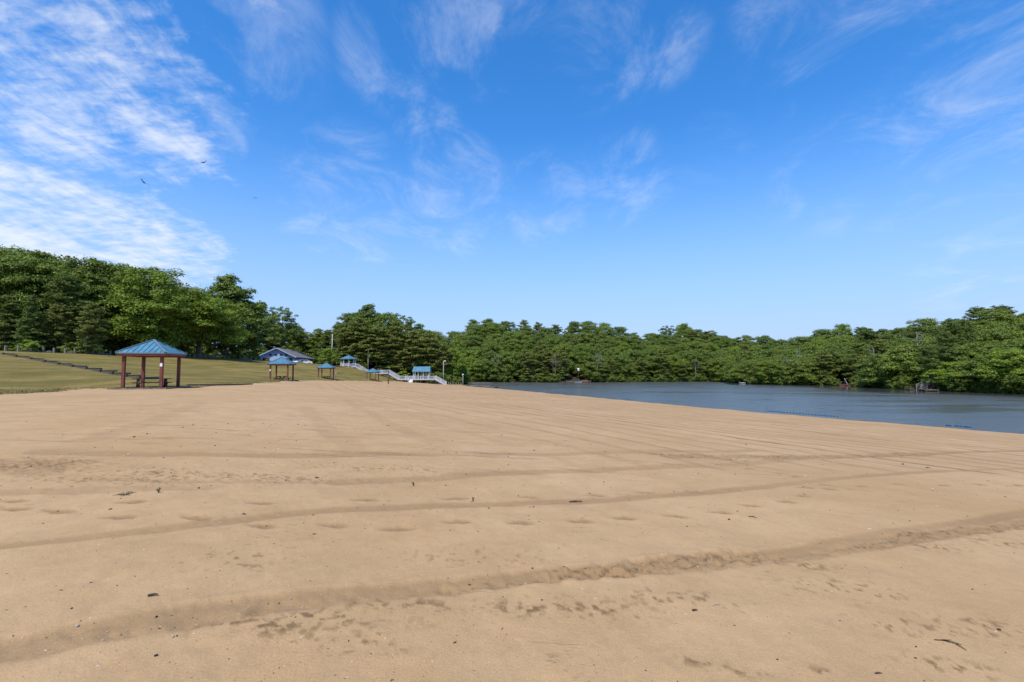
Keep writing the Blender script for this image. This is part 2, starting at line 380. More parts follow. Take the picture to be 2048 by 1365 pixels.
# grass tufts standing out of the lawn and along its ragged sand edge
rng = np.random.default_rng(5)
N = 30000
qx, qy = rng.uniform(-62, -25, N), rng.uniform(16, 92, N)
k = rng.random(N) < .75
seg = rng.uniform(0, 1, N); ii = rng.integers(3, 15, N)
ex = BL[ii, 0] + seg * (BL[ii + 1, 0] - BL[ii, 0]) - rng.exponential(.7, N) + .35; ey = BL[ii, 1] + seg * (BL[ii + 1, 1] - BL[ii, 1]) + rng.normal(0, .3, N)
qx, qy = np.where(k, qx, ex), np.where(k, qy, ey)
sd_l = dist_poly(qx, qy, LP, True) * np.where(inside(qx, qy, LP), 1, -1)
ok = sd_l > -.45; qx, qy, sd_l = qx[ok], qy[ok], sd_l[ok]; N = len(qx); qz = H(qx, qy) + np.where(sd_l > .3, .02, -.01) + (fbm(qx * .25, qy * .25, 9) - .47) * .07 * np.clip(sd_l / 3, 0, 1)
hgt = rng.uniform(.03, .07, N) * np.where(sd_l < .9, 1.15, .7); an = rng.uniform(0, math.pi, N); wd = rng.uniform(.02, .06, N)
lean = rng.normal(0, .03, (N, 2))
tv = np.stack([np.stack([qx - np.cos(an) * wd, qy - np.sin(an) * wd, qz], -1), np.stack([qx + np.cos(an) * wd, qy + np.sin(an) * wd, qz], -1),
               np.stack([qx + lean[:, 0], qy + lean[:, 1], qz + hgt], -1)], 1).reshape(-1, 3)
M['grass_blade'] = leaf_material('dry_grass_blades', (.21, .165, .06), (.32, .235, .10), (.17, .145, .05), .05)
tufts = link('grass_tufts', np_mesh('grass_tufts', tv, np.arange(N * 3).reshape(-1, 3), M['grass_blade'])); tag(tufts, 'short dry grass tufts on the mown slope and along its sandy edge', 'grass', kind='stuff')

# ---- sand beach: fine polar sheet, ruts and footprints are real relief
ang = np.linspace(R(-78), R(72), 980)
rr = [1.1]
while rr[-1] < 270: rr.append(rr[-1] * (1.0072 if rr[-1] < 30 else 1.013) )
rr = np.array(rr)
A, RR = np.meshgrid(ang, rr, indexing='ij'); SX, SY = np.sin(A) * RR, np.cos(A) * RR
SX_c, SY_c = np.meshgrid(np.linspace(R(-78), R(72), 246), rr[::3], indexing='ij')
def coarse(fn):
    cz = fn(np.sin(SX_c) * SY_c, np.cos(SX_c) * SY_c)
    ai = np.clip((A - ang[0]) / (ang[-1] - ang[0]) * 245, 0, 244.999); ri = np.clip(np.interp(RR, rr[::3], np.arange(len(rr[::3]))), 0, len(rr[::3]) - 1.001)
    a0, r0 = ai.astype(int), ri.astype(int); fa, fr = ai - a0, ri - r0
    return (cz[a0, r0] * (1 - fa) + cz[a0 + 1, r0] * fa) * (1 - fr) + (cz[a0, r0 + 1] * (1 - fa) + cz[a0 + 1, r0 + 1] * fa) * fr
SZ = coarse(H)
shore_d = coarse(lambda x, y: dist_poly(x, y, SHORE) * np.where(inside(x, y, SHORE), -1, 1))
BP = np.vstack([SHORE[:14], [(-31, 185)], BL[::-1][4:], [(300, -400)]])
bsd = coarse(lambda x, y: dist_poly(x, y, BP, True) * np.where(inside(x, y, BP), 1, -1))
SZ = SZ - .6 * np.clip((-bsd - .8) / 1.2, 0, 1)
near = RR < 45
SZ += (fbm(SX * .35, SY * .35, 21) - .47) * .09 * np.clip(RR / 6, .25, 1) + np.where(near, (fbm(SX * 2.2, SY * 2.2, 31) - .47) * .030, 0) + np.where(RR < 16, (fbm(SX * 11, SY * 11, 41, 3) - .44) * .008, 0)
SZ += (fbm(SX * .45, SY * .45, 71, 3) - .44) * .16 * np.clip(1 - np.abs(shore_d) / 5, 0, 1)
disturb = np.zeros(SX.shape)
def gpts(pp): return np.array([ground(a, b)[:2] for a, b in pp])
def smooth_line(P, n=8):
    P = np.asarray(P); o = []
    Q = np.vstack([2 * P[0] - P[1], P, 2 * P[-1] - P[-2]])
    for i in range(1, len(Q) - 2):
        for s in np.linspace(0, 1, n, endpoint=False):
            p0, p1, p2, p3 = Q[i - 1], Q[i], Q[i + 1], Q[i + 2]
            o.append(.5 * (2 * p1 + (p2 - p0) * s + (2 * p0 - 5 * p1 + 4 * p2 - p3) * s * s + (3 * p1 - p0 - 3 * p2 + p3) * s ** 3))
    o.append(P[-1]); return np.array(o)
def rut(pp, width, depth, amp, berm=.5, ragged=.35, clod=0.0, seed=0):
    global SZ, disturb
    P = smooth_line(gpts(pp), 4); lo, hi = P.min(0) - 1.5, P.max(0) + 1.5
    m = (SX > lo[0]) & (SX < hi[0]) & (SY > lo[1]) & (SY < hi[1]); x, y = SX[m], SY[m]
    best = np.full(x.shape, 1e9); sg = np.zeros(x.shape)
    for a, b in zip(P[:-1], P[1:]):
        dx, dy = b - a; L = math.hypot(dx, dy) + 1e-9
        tt = np.clip(((x - a[0]) * dx + (y - a[1]) * dy) / L / L, 0, 1)
        ds = np.hypot(x - a[0] - tt * dx, y - a[1] - tt * dy); q = ds < best
        best = np.where(q, ds, best); sg = np.where(q, ((x - a[0]) * dy - (y - a[1]) * dx) / L, sg)
    s = np.sign(sg) * best + (fbm(x * 1.1, y * 1.1, 77 + seed) - .47) * width * ragged * 2
    w1 = width * (1 + .8 * (fbm(x * .5, y * .5, 90 + seed) - .47))
    g = 1 / (1 + np.exp(np.clip((np.abs(s) - w1) / (w1 * .10), -30, 30)))
    e = np.exp(-((s + w1 * 1.25) / (w1 * .35)) ** 2) + .55 * np.exp(-((s - w1 * 1.25) / (w1 * .4)) ** 2)
    fade = np.clip(.55 + 1.1 * (fbm(x * .35, y * .35, 60 + seed) - .2), 0, 1)
    rough = (fbm(x * 9, y * 9, 50 + seed, 3) - .44) * clod * (g + .5 * e)
    SZ[m] += (-depth * g + depth * berm * e) * fade * .42 + rough
    tex = fbm(x * 26, y * 26, 12 + seed, 3)
    disturb[m] = np.maximum(disturb[m], amp * g * fade * (.78 + .4 * tex) + (clod > .04) * g * np.clip((tex - .50) * 5, 0, .55))
rut([(-150, 1335), (60, 1298), (230, 1262), (420, 1228), (620, 1204), (820, 1182), (1024, 1160), (1180, 1143), (1320, 1127), (1450, 1113), (1560, 1103), (1680, 1086), (1800, 1066), (1930, 1046), (2080, 1024), (2200, 1008), (2500, 972), (2950, 936)], .14, .030, .95, .55, .35, .035, 1)
rut([(1130, 1152), (1250, 1136), (1330, 1127), (1420, 1117), (1520, 1108)], .13, .01, 1.0, .9, 1.0, .09, 15)
rut([(1780, 1078), (1860, 1066), (1950, 1058), (2060, 1044)], .12, .01, .9, .9, 1.0, .08, 16)
rut([(900, 1182), (1200, 1150), (1560, 1118), (1750, 1090), (1900, 1072), (2080, 1046), (2200, 1030), (2500, 990), (2950, 950)], .10, .018, .8, .5, .5, .05, 2)
rut([(-100, 1100), (0, 1090), (240, 1066), (430, 1047), (600, 1026), (760, 1016), (920, 1010), (1080, 1005), (1240, 997), (1400, 985), (1540, 972), (1700, 955), (1860, 945), (2060, 936), (2250, 928), (2700, 912)], .125, .024, .85, .5, .35, .01, 3)
rut([(-80, 984), (60, 981), (230, 976), (420, 972)], .2, .025, .6, .5, .5, .02, 4)
rut([(680, 962), (860, 955), (1000, 946), (1150, 941), (1300, 935), (1500, 925), (1640, 915), (1800, 910), (1980, 903), (2100, 899)], .2, .03, .75, .5, .4, .02, 5)
rut([(100, 904), (250, 906), (400, 907), (560, 909), (720, 909), (880, 909), (1060, 909), (1200, 907), (1360, 903), (1500, 902)], .26, .03, .7, .5, .5, .02, 6)
rut([(1340, 914), (1460, 912), (1560, 915), (1700, 913), (1860, 908)], .30, .03, .8, .5, 1., .05, 7)
rut([(0, 925), (60, 932), (95, 940)], .5, .02, .55, .3, 1.2, .06, 8)
rut([(200, 957), (420, 960), (640, 962), (800, 958)], .12, .015, .45, .3, 1.4, .03, 9)
rut([(170, 884), (250, 862), (310, 842), (360, 823), (410, 803)], .3, .02, .22, .4, .6, .0, 10)
rut([(610, 812), (650, 850), (690, 885), (712, 904)], .3, .02, .25, .4, .6, .0, 11)
rut([(690, 800), (790, 850), (860, 882), (915, 904)], .28, .02, .25, .4, .6, .0, 12)
FOOT = [(35, 1015), (122, 1020), (240, 1032), (397, 1037), (525, 1052), (670, 1050), (795, 1057), (915, 1044), (1040, 1046), (1162, 1043), (1250, 1036), (1352, 1030), (1440, 1024), (1498, 1010), (1572, 1004), (1604, 992), (1656, 979), (1648, 970), (1722, 972), (1795, 970),
        (30, 998), (262, 1003), (522, 1006), (730, 999), (912, 997), (1060, 995), (1190, 989), (1290, 984), (1395, 982), (1612, 976), (1496, 936), (1553, 945), (1592, 953), (1436, 928), (1886, 972), (1958, 970), (2036, 972), (-30, 1010), (-90, 1022), (2110, 975)]
frng = random.Random(4)
for fx, fy in FOOT:
    p = ground(fx, fy); th = frng.uniform(-.25, .25) + (.08 if fx < 900 else .25)
    m = (abs(SX - p[0]) < .5) & (abs(SY - p[1]) < .5); x, y = SX[m] - p[0], SY[m] - p[1]
    fs = 1.12
    u, v = x * math.cos(th) + y * math.sin(th), -x * math.sin(th) + y * math.cos(th)
    wob = 1 + .5 * (fbm(SX[m] * 7, SY[m] * 7, 5) - .45)
    e = np.sqrt((u / .17) ** 2 + (v / (.080 + .014 * np.sign(u))) ** 2) * wob
    g = np.exp(-e ** 4); rim = np.exp(-((e - 1.35) / .3) ** 2)
    SZ[m] += -.016 * g + .004 * rim + g * (fbm(SX[m] * 16, SY[m] * 16, 8, 3) - .44) * .025
    disturb[m] = np.maximum(disturb[m], g * (.7 + .75 * fbm(SX[m] * 22, SY[m] * 22, 18, 2)))
def clods(px, py, rx, ry, cover, lift=.008):
    p = ground(px, py); m = (abs(SX - p[0]) < rx * 2) & (abs(SY - p[1]) < ry * 2); x, y = SX[m], SY[m]
    e = ((x - p[0]) / rx) ** 2 + ((y - p[1]) / ry) ** 2; n = fbm(x * 19, y * 19, int(px), 4)
    q = np.clip((n - (.62 - cover * .2 * np.exp(-e))) * 9, 0, 1) * np.exp(-e)
    disturb[m] = np.maximum(disturb[m], q * 1.4); SZ[m] += q * lift * (fbm(x * 30, y * 30, 3, 2) - .2)
for a_ in ((1400, 1325, .16, .07, 1.0), (1640, 1345, .10, .06, .9), (1480, 1340, .2, .06, .5), (1622, 1131, .22, .14, .9), (1700, 1180, .5, .3, .35), (1180, 1220, .5, .18, .6), (1060, 1222, .35, .15, .7), (600, 1240, .7, .2, .55), (800, 1212, .6, .2, .5), (1350, 1200, .5, .2, .4), (1800, 1250, .4, .2, .6), (1950, 1250, .4, .25, .5), (1900, 1330, .3, .15, .5),
           (60, 930, 1.1, .55, .9), (130, 925, .8, .5, .7), (330, 945, 1.6, .5, .55), (560, 955, 1.4, .45, .5), (230, 958, 1.5, .3, .6), (1380, 914, 2.2, .35, .9), (1560, 915, 2.0, .35, .9), (1750, 912, 1.6, .3, .6), (750, 935, 1.5, .4, .35), (470, 1120, .5, .25, .25), (960, 1118, .6, .3, .2), (1850, 1090, .5, .25, .6), (2000, 1085, .5, .25, .6), (520, 1258, .6, .16, .6), (700, 1290, .4, .15, .4)): clods(*a_)
def sand_z(x, y):
    a = math.atan2(x, y); r = math.hypot(x, y)
    i = int(np.clip(round((a - ang[0]) / (ang[1] - ang[0])), 0, len(ang) - 1)); j = int(np.argmin(abs(rr - r)))
    return float(SZ[i, j])
ms, t, out = material('tan_beach_sand'); tcn = t.n('ShaderNodeTexCoord'); ob = tcn.outputs['Object']
at1 = t.n('ShaderNodeAttribute', attribute_name='disturb').outputs['Fac']; at2 = t.n('ShaderNodeAttribute', attribute_name='shore').outputs['Fac']
big = t.noise(ob, .16, 5, .6); med = t.noise(ob, 1.6, 6, .65); grain = t.noise(ob, 95, 3, .8); gr2 = t.noise(ob, 26, 4, .7)
c = t.mix(t.step(big, .3, .7), (.450, .284, .134), (.535, .352, .182))
c = t.mix(t.math('MULTIPLY', t.step(med, .36, .68), .42), c, (.398, .246, .113))
# raked lines that follow the water's edge
wob = t.math('MULTIPLY', t.math('SUBTRACT', t.noise(ob, .07, 2), .5), .9)
sdn = t.math('ADD', at2, wob)
lane = t.math('FLOOR', t.math('DIVIDE', sdn, 1.55)); frac = t.math('FRACT', t.math('DIVIDE', sdn, 1.55))
wn = t.n('ShaderNodeTexWhiteNoise', noise_dimensions='1D'); t.l(lane, wn.inputs['W'])
groove = t.step(t.math('ABSOLUTE', t.math('SUBTRACT', frac, .5)), .03, .16, 1, 0)
sepo = t.n('ShaderNodeSeparateXYZ'); t.l(ob, sepo.inputs[0])
# the raked lanes lie beyond the wheel tracks that cross in front
beyond = t.step(t.math('ADD', t.math('SUBTRACT', sepo.outputs[1], t.math('MULTIPLY', t.math('MAXIMUM', sepo.outputs[0], 0.0), .27)), t.math('MULTIPLY', t.noise(ob, .6, 2), .8)), 9.2, 9.9)
rake_zone = t.math('MULTIPLY', t.step(at2, 54, 40), t.math('MULTIPLY', beyond, t.step(at2, 1.5, 4)))
rk = t.math('MULTIPLY', t.math('MULTIPLY', groove, rake_zone), t.math('ADD', .25, t.math('MULTIPLY', wn.outputs['Value'], t.step(t.noise(ob, .5, 4), .30, .56)), clamp=True))
frac2 = t.math('FRACT', t.math('DIVIDE', sdn, .31)); g2 = t.step(t.math('ABSOLUTE', t.math('SUBTRACT', frac2, .5)), .06, .3, 1, 0)
rk2 = t.math('MULTIPLY', t.math('MULTIPLY', g2, rake_zone), t.math('MULTIPLY', .35, t.step(t.noise(ob, .35, 4), .40, .62)))
# older cross streaks left of them
strk = t.noise(t.mapping(ob, rot=(0, 0, R(4)), scale=(.35, 3.2, 1)), 1.1, 5, .62)
st_zone = t.math('MULTIPLY', t.step(at2, 42, 52), t.step(sepo.outputs[1], 7.5, 10))
stk = t.math('MULTIPLY', t.step(strk, .56, .70), st_zone)
c = t.mix(t.math('MULTIPLY', rk, .85), c, (.235, .140, .066)); c = t.mix(rk2, c, (.29, .182, .09)); c = t.mix(t.math('MULTIPLY', stk, .55), c, (.285, .180, .098))
c = t.mix(t.math('MULTIPLY', t.math('MINIMUM', at1, 1.0), .88), c, (.285, .174, .079))
c = t.mix(t.math('MULTIPLY', t.math('SUBTRACT', at1, 1.0), 2.2, clamp=True), c, (.185, .108, .050))
scuff = t.math('MULTIPLY', t.step(t.noise(t.mapping(ob, scale=(1, 1.8, 1)), 5.5, 6, .72), .60, .72), t.step(t.noise(ob, .55, 3), .46, .64))
c = t.mix(t.math('MULTIPLY', scuff, .35), c, (.24, .155, .085))
dash = t.noise(t.mapping(ob, rot=(0, 0, R(34)), scale=(4.2, 22, 6)), 1.0, 3, .6)
dsh = t.math('MULTIPLY', t.step(dash, .60, .70), t.step(t.noise(ob, .5, 4, .6), .50, .66))
c = t.mix(t.math('MULTIPLY', dsh, .22), c, (.25, .155, .08))
mot = t.noise(ob, 7.5, 5, .75)
c = t.mix(t.math('MULTIPLY', t.step(mot, .40, .70), .16), c, (.27, .175, .095))
sp = t.n('ShaderNodeTexVoronoi'); t.l(ob, sp.inputs[0]); sp.inputs['Scale'].default_value = 24
spk = t.math('MULTIPLY', t.step(sp.outputs['Distance'], .06, .11, 1, 0), t.step(t.noise(ob, 9, 2), .5, .62))
c = t.mix(t.math('MULTIPLY', spk, .75), c, (.10, .07, .045))
sp2 = t.n('ShaderNodeTexVoronoi'); t.l(t.mapping(ob, loc=(3, 7, 1)), sp2.inputs[0]); sp2.inputs['Scale'].default_value = 40
spk2 = t.math('MULTIPLY', t.step(sp2.outputs['Distance'], .06, .12, 1, 0), t.step(t.noise(ob, 7, 2), .52, .66))
c = t.mix(t.math('MULTIPLY', spk2, .7), c, (.62, .53, .42))
c = t.mix(t.step(grain, .25, .75), t.mix(1, c, (.84, .82, .80), 'MULTIPLY'), t.mix(1, c, (1.1, 1.1, 1.1), 'MULTIPLY'))
c = t.mix(t.step(t.math('ADD', at2, t.math('MULTIPLY', med, .8)), .5, 1.5, 1, 0), c, (.115, .085, .052))
hgt = t.math('ADD', t.math('ADD', t.math('MULTIPLY', grain, .10), t.math('MULTIPLY', gr2, .22)), t.math('SUBTRACT', t.math('MULTIPLY', med, .6), t.math('ADD', t.math('ADD', t.math('MULTIPLY', rk, 1.6), rk2), t.math('ADD', t.math('ADD', stk, t.math('MULTIPLY', dsh, .25)), t.math('MULTIPLY', scuff, .25)))))
principled(t, out, c, .95, .12, hgt, .022)
sm = np_mesh('sand_beach', np.stack([SX, SY, SZ], -1).reshape(-1, 3), grid_faces(*SX.shape)[:, ::-1], ms, True)
for nm, arr in (('disturb', disturb), ('shore', shore_d)):
    a = sm.attributes.new(nm, 'FLOAT', 'POINT'); a.data.foreach_set('value', arr.astype(np.float32).ravel())
sand = link('sand_beach', sm); tag(sand, kind='structure')

# ---- lake
wx, wy = stretch_axis(-30, 190, 2.5, 420), stretch_axis(0, 245, 2.5, 420)
WX, WY = np.meshgrid(wx, wy, indexing='ij'); kp = None
calm = np.clip(1 - dist_poly(WX, WY, FAR_SHORE) / np.where(pxof(WX, WY) > 1450, 38, 14), 0, 1)
mw, t, out = material('lake_water'); tcn = t.n('ShaderNodeTexCoord'); ob = tcn.outputs['Object']
ca = t.n('ShaderNodeAttribute', attribute_name='calm').outputs['Fac']
rot = t.mapping(ob, rot=(0, 0, R(24)), scale=(1, 1.7, 1))
n1 = t.noise(rot, 1.5, 3, .6, .4); n2 = t.noise(rot, .42, 3, .55, .3); n3 = t.noise(ob, 5.0, 2, .6)
gust = t.noise(t.mapping(ob, rot=(0, 0, R(-8)), scale=(.35, 1.5, 1)), .11, 6, .62, .3)
amp = t.math('MULTIPLY', t.step(gust, .40, .54, .40, 1.0), t.math('SUBTRACT', 1.0, t.math('MULTIPLY', t.step(ca, .25, .70), .93)))
hh = t.math('ADD', t.math('ADD', t.math('MULTIPLY', n1, .55), t.math('MULTIPLY', n2, 1.3)), t.math('MULTIPLY', n3, .12))
p = t.n('ShaderNodeBsdfPrincipled'); p.inputs['Base Color'].default_value = (.098, .100, .090, 1); t.l(t.step(amp, .05, .7, .03, .20), p.inputs['Roughness']); p.inputs['IOR'].default_value = 1.33
b = t.n('ShaderNodeBump'); b.inputs['Distance'].default_value = .16; t.l(amp, b.inputs['Strength']); t.l(hh, b.inputs['Height']); t.l(b.outputs[0], p.inputs['Normal']); t.l(p.outputs[0], out.inputs[0])
wm = np_mesh('lake', np.stack([WX, WY, np.full(WX.shape, WATER)], -1).reshape(-1, 3), grid_faces(*WX.shape), mw, True)
a = wm.attributes.new('calm', 'FLOAT', 'POINT'); a.data.foreach_set('value', calm.astype(np.float32).ravel())
# keep only the faces near the lake
lake = link('lake', wm); tag(lake, kind='structure')
import bmesh
bm = bmesh.new(); bm.from_mesh(wm)
cen = np.array([f.calc_center_median()[:2] for f in bm.faces]); keep = inside(cen[:, 0], cen[:, 1], SHORE) | (dist_poly(cen[:, 0], cen[:, 1], SHORE) < 5)
bm.faces.ensure_lookup_table(); bmesh.ops.delete(bm, geom=[f for f, kk in zip(list(bm.faces), keep) if not kk], context='FACES'); bm.to_mesh(wm); bm.free()
# ------------------------------------------------------------------ trees (prototypes; copies share their meshes)
def leaf_quads(C, Nn, size, rng, asp=.55):
    n = len(C); Nn = Nn / (np.linalg.norm(Nn, axis=1, keepdims=True) + 1e-9)
    r = rng.normal(size=(n, 3)); T = np.cross(Nn, r); T /= np.linalg.norm(T, axis=1, keepdims=True) + 1e-9; B = np.cross(Nn, T)
    s = size[:, None] * .5
    v = np.stack([C - T * s, C + B * s * asp + Nn * s * .15, C + T * s, C - B * s * asp + Nn * s * .15], 1)
    return v.reshape(-1, 3), np.arange(n * 4).reshape(-1, 4)
def crown_radius(kind, t):
    if kind == 'round': return np.sin(np.pi * np.clip(t, 0, 1) ** .75) ** .62
    if kind == 'tall': return (np.sin(np.pi * np.clip(t, 0, 1) ** .9) ** .7) * (1.0 - .25 * t)
    if kind == 'spread': return np.sin(np.pi * np.clip(t * .86 + .12, 0, 1)) ** .55
    if kind == 'dome': return np.clip(1 - np.abs(2 * t - .78) ** 3 / 1.75, 0, 1) ** .55
    if kind == 'top': return np.sin(np.pi * np.clip(t * .8 + .15, 0, 1)) ** .6
    return np.ones_like(t)
def broadleaf_meshes(seed, Ht, Rc, base, shape, nclump, nleaf, leafsize, mat, barkmat, trunk_r=.22):
    rng = np.random.default_rng(seed); rnd = random.Random(seed)
    lob_a = rng.uniform(0, 2 * math.pi, 6); lob_s = rng.uniform(.06, .22, 6)
    cl, cr = [], []
    tries = 0
    while len(cl) < nclump and tries < 20000:
        tries += 1
        tt = rng.random() ** .9; az = rng.uniform(0, 2 * math.pi)
        lob = 1 + sum(lob_s[i] * math.cos((i + 2) * az + lob_a[i] + 3 * tt) for i in range(6)) * .8
        rad = Rc * float(crown_radius(shape, np.array(tt))) * lob
        q = rng.random() ** .42
        p = np.array([math.cos(az) * rad * q, math.sin(az) * rad * q, base + tt * (Ht - base) * (.96 + .06 * rng.random())])
        rc = Rc * rng.uniform(.17, .30) * (1.1 - .35 * tt)
        p[2] = min(p[2], Ht - rc * .5)
        if all(np.sum(((p - c) / (1, 1, .9)) ** 2) > (.62 * (rc + r)) ** 2 * .55 for c, r in zip(cl, cr)): cl.append(p); cr.append(rc)
    V, Nn, S = [], [], []
    for c, r in zip(cl, cr):
        n = int(nleaf * (r / (Rc * .23)) ** 1.6)
        d = rng.normal(size=(n, 3)); d /= np.linalg.norm(d, axis=1, keepdims=True)
        d[:, 2] = np.where(d[:, 2] < -.25, -d[:, 2] * .6, d[:, 2])
        q = rng.random(n) ** .33 * (1 + .25 * (rng.random(n) < .12))
        pts = c + d * (q * r)[:, None] * np.array([1.05, 1.05, .88])
        V.append(pts); Nn.append(d * .9 + np.array([0, 0, .45]) + rng.normal(size=(n, 3)) * .40); S.append(leafsize * rng.uniform(.6, 1.35, n))
    v, f = leaf_quads(np.vstack(V), np.vstack(Nn), np.concatenate(S), rng)
    crown = np_mesh('crown', v, f, mat)
    mb = MB(); ztop = base + (Ht - base) * .72; lean = (rnd.uniform(-.03, .03), rnd.uniform(-.03, .03))
    pts = [(lean[0] * z + .1 * math.sin(z * .5 + seed), lean[1] * z + .1 * math.cos(z * .6 + seed), z) for z in np.linspace(-.4, ztop, 7)]
    mb.tube(pts, [trunk_r * (1.25, 1.0, .9, .75, .58, .4, .16)[i] for i in range(7)], 9)
    order = rng.permutation(len(cl))[:min(26, len(cl))]
    for i in order:
        c = cl[i]; z0 = max(base * .85, min(ztop * .95, c[2] - rnd.uniform(.25, .6) * math.hypot(c[0], c[1]) - .5))
        s = np.array([lean[0] * z0, lean[1] * z0, z0]); m = (s + c) / 2 + np.array([0, 0, -.12 * Rc * rnd.random()])
        mb.tube([s, m, c], [trunk_r * .38, trunk_r * .22, trunk_r * .06], 5, False)
    return crown, mb.mesh('trunk', barkmat, True)
def pine_meshes(seed, Ht, Rc, base, nbranch, mat, barkmat, shape='cone', droop=.12, dens=1.0, trunk_r=.2, card=.55):
    rng = np.random.default_rng(seed); mb = MB()
    lean = rng.uniform(-.02, .02, 2)
    zs = np.linspace(-.4, Ht, 8)
    mb.tube([(lean[0] * z + .08 * math.sin(z * .7 + seed), lean[1] * z, z) for z in zs], [trunk_r * (1.15 - .95 * i / 7) + .015 for i in range(8)], 8)
    C, Nn, S = [], [], []
    for i in range(nbranch):
        t = (i + rng.random()) / nbranch; z = base + (Ht - base) * t
        if shape == 'cone': L = Rc * (1 - t) ** .75 * rng.uniform(.65, 1.12) + .35
        elif shape == 'umbrella': L = Rc * (.45 + .8 * math.sin(math.pi * min(1, t * .75 + .2))) * rng.uniform(.55, 1.1)
        else: L = Rc * (math.sin(math.pi * (t * .82 + .16)) ** .6) * rng.uniform(.55, 1.15)
        az = i * 2.399 + rng.uniform(-.5, .5); rise = rng.uniform(-.22, .45) + (.35 * t if shape != 'umbrella' else .1)
        dirn = np.array([math.cos(az), math.sin(az)])
        def bp(s): return np.array([dirn[0] * L * s + lean[0] * z, dirn[1] * L * s + lean[1] * z, z + L * s * rise - droop * L * s * s * 1.2])
        mb.tube([bp(0), bp(.5), bp(1)], [trunk_r * .3 * (1.1 - .6 * t), trunk_r * .17, .012], 4, False)
        nt = max(4, int(7 * L / 2.2 * dens))
        for k in range(nt):
            s = .28 + .74 * (k + rng.random()) / nt; p = bp(s)
            side = np.array([-dirn[1], dirn[0]]) * rng.normal(0, .17 * L * (1.25 - s) + .22)
            p = p + np.array([side[0], side[1], rng.normal(.0, .16)])
            n = int(rng.integers(13, 22)); d = rng.normal(size=(n, 3)); d /= np.linalg.norm(d, axis=1, keepdims=True)
            d[:, 2] = np.abs(d[:, 2]) * .6 + .05
            C.append(p + d * np.array([.50, .50, .42]) * rng.uniform(.4, 1.2, (n, 1))); Nn.append(d * .5 + np.array([0, 0, .45]) + rng.normal(size=(n, 3)) * .6); S.append(card * rng.uniform(.55, 1.25, n))
    v, f = leaf_quads(np.vstack(C), np.vstack(Nn), np.concatenate(S), rng, .30)
    return np_mesh('crown', v, f, mat), mb.mesh('trunk', barkmat, True)
def bare_mesh(seed, Ht, mat, nb=14, lean=.12, r=.2):
    rnd = random.Random(seed); mb = MB(); la = rnd.uniform(0, 6.28)
    def tp(z): return Vector((math.cos(la) * lean * z + .2 * math.sin(z * .35 + seed), math.sin(la) * lean * z, z))
    mb.tube([tp(z) for z in np.linspace(-.3, Ht, 9)], [r * (1.1 - .98 * i / 8) for i in range(9)], 8)
    for i in range(nb):
        z = Ht * rnd.uniform(.42, .95); p = tp(z); a = rnd.uniform(0, 6.28); L = (Ht - z) * .45 + rnd.uniform(.6, 1.8)
        d = Vector((math.cos(a), math.sin(a), rnd.uniform(.5, 1.3))).normalized()
        e = p + d * L; mb.tube([p, p + d * L * .5 + Vector((0, 0, -.1)), e], [r * .35, r * .2, .02], 5)
        for k in range(3):
            s = p + d * L * rnd.uniform(.35, .8); d2 = (d + Vector((rnd.uniform(-1, 1), rnd.uniform(-1, 1), rnd.uniform(-.1, .8)))).normalized()
            mb.tube([s, s + d2 * L * .4], [r * .13, .012], 4)
    return mb.mesh('trunk', mat, True)
PROTO = {}
def bl(key, name, *a, **k): PROTO[key] = (name, a[1], a[2]) + broadleaf_meshes(*a, **k)
# key, plain name, seed, height, radius, crown base, outline, clumps, leaves per clump, leaf size
bl('maple1', 'maple_tree', 11, 15, 6.2, 1.6, 'round', 190, 210, .36, M['leaf_bright'], M['bark'], trunk_r=.3)
bl('maple2', 'maple_tree', 12, 13, 5.6, 2.9, 'dome', 150, 210, .36, M['leaf_bright'], M['bark'], trunk_r=.3)
bl('oak1', 'oak_tree', 13, 19, 5.4, 3.4, 'tall', 150, 170, .42, M['leaf'], M['bark'], trunk_r=.28)
bl('oak2', 'oak_tree', 14, 17, 6.2, 2.0, 'dome', 170, 180, .42, M['leaf'], M['bark'], trunk_r=.26)
bl('oak3', 'oak_tree', 15, 20, 5.0, 8.0, 'dome', 90, 150, .42, M['leaf'], M['bark'], trunk_r=.26)
bl('oak4', 'oak_tree', 22, 15, 6.0, 1.2, 'round', 160, 180, .42, M['leaf'], M['bark'], trunk_r=.26)
bl('dark1', 'hickory_tree', 16, 16, 6.0, 1.5, 'dome', 160, 175, .42, M['leaf_dark'], M['bark'], trunk_r=.26)
bl('dark2', 'hickory_tree', 17, 17, 5.2, 2.2, 'round', 145, 170, .42, M['leaf_dark'], M['bark'], trunk_r=.24)
bl('hill1', 'oak_tree', 23, 10.5, 6.2, .5, 'dome', 150, 165, .44, M['leaf'], M['bark'], trunk_r=.22)
bl('hill2', 'oak_tree', 24, 11.5, 6.0, .6, 'round', 150, 165, .44, M['leaf'], M['bark'], trunk_r=.22)
bl('hill3', 'hickory_tree', 25, 10.5, 6.0, .5, 'dome', 145, 165, .44, M['leaf_dark'], M['bark'], trunk_r=.22)
bl('hill4', 'maple_tree', 26, 10.5, 5.8, .6, 'round', 140, 165, .42, M['leaf_bright'], M['bark'], trunk_r=.20)
bl('small1', 'young_tree', 18, 6.5, 2.7, .8, 'round', 70, 110, .26, M['leaf_bright'], M['bark'], trunk_r=.10)
bl('bush1', 'shrub', 19, 2.6, 2.2, .0, 'spread', 44, 110, .24, M['leaf'], M['bark'], trunk_r=.07)
bl('bush2', 'shrub', 20, 3.4, 2.6, .0, 'dome', 54, 110, .26, M['leaf_dark'], M['bark'], trunk_r=.08)
bl('bush3', 'shrub', 21, 1.7, 1.3, .05, 'round', 28, 90, .18, M['leaf_bright'], M['bark'], trunk_r=.05)
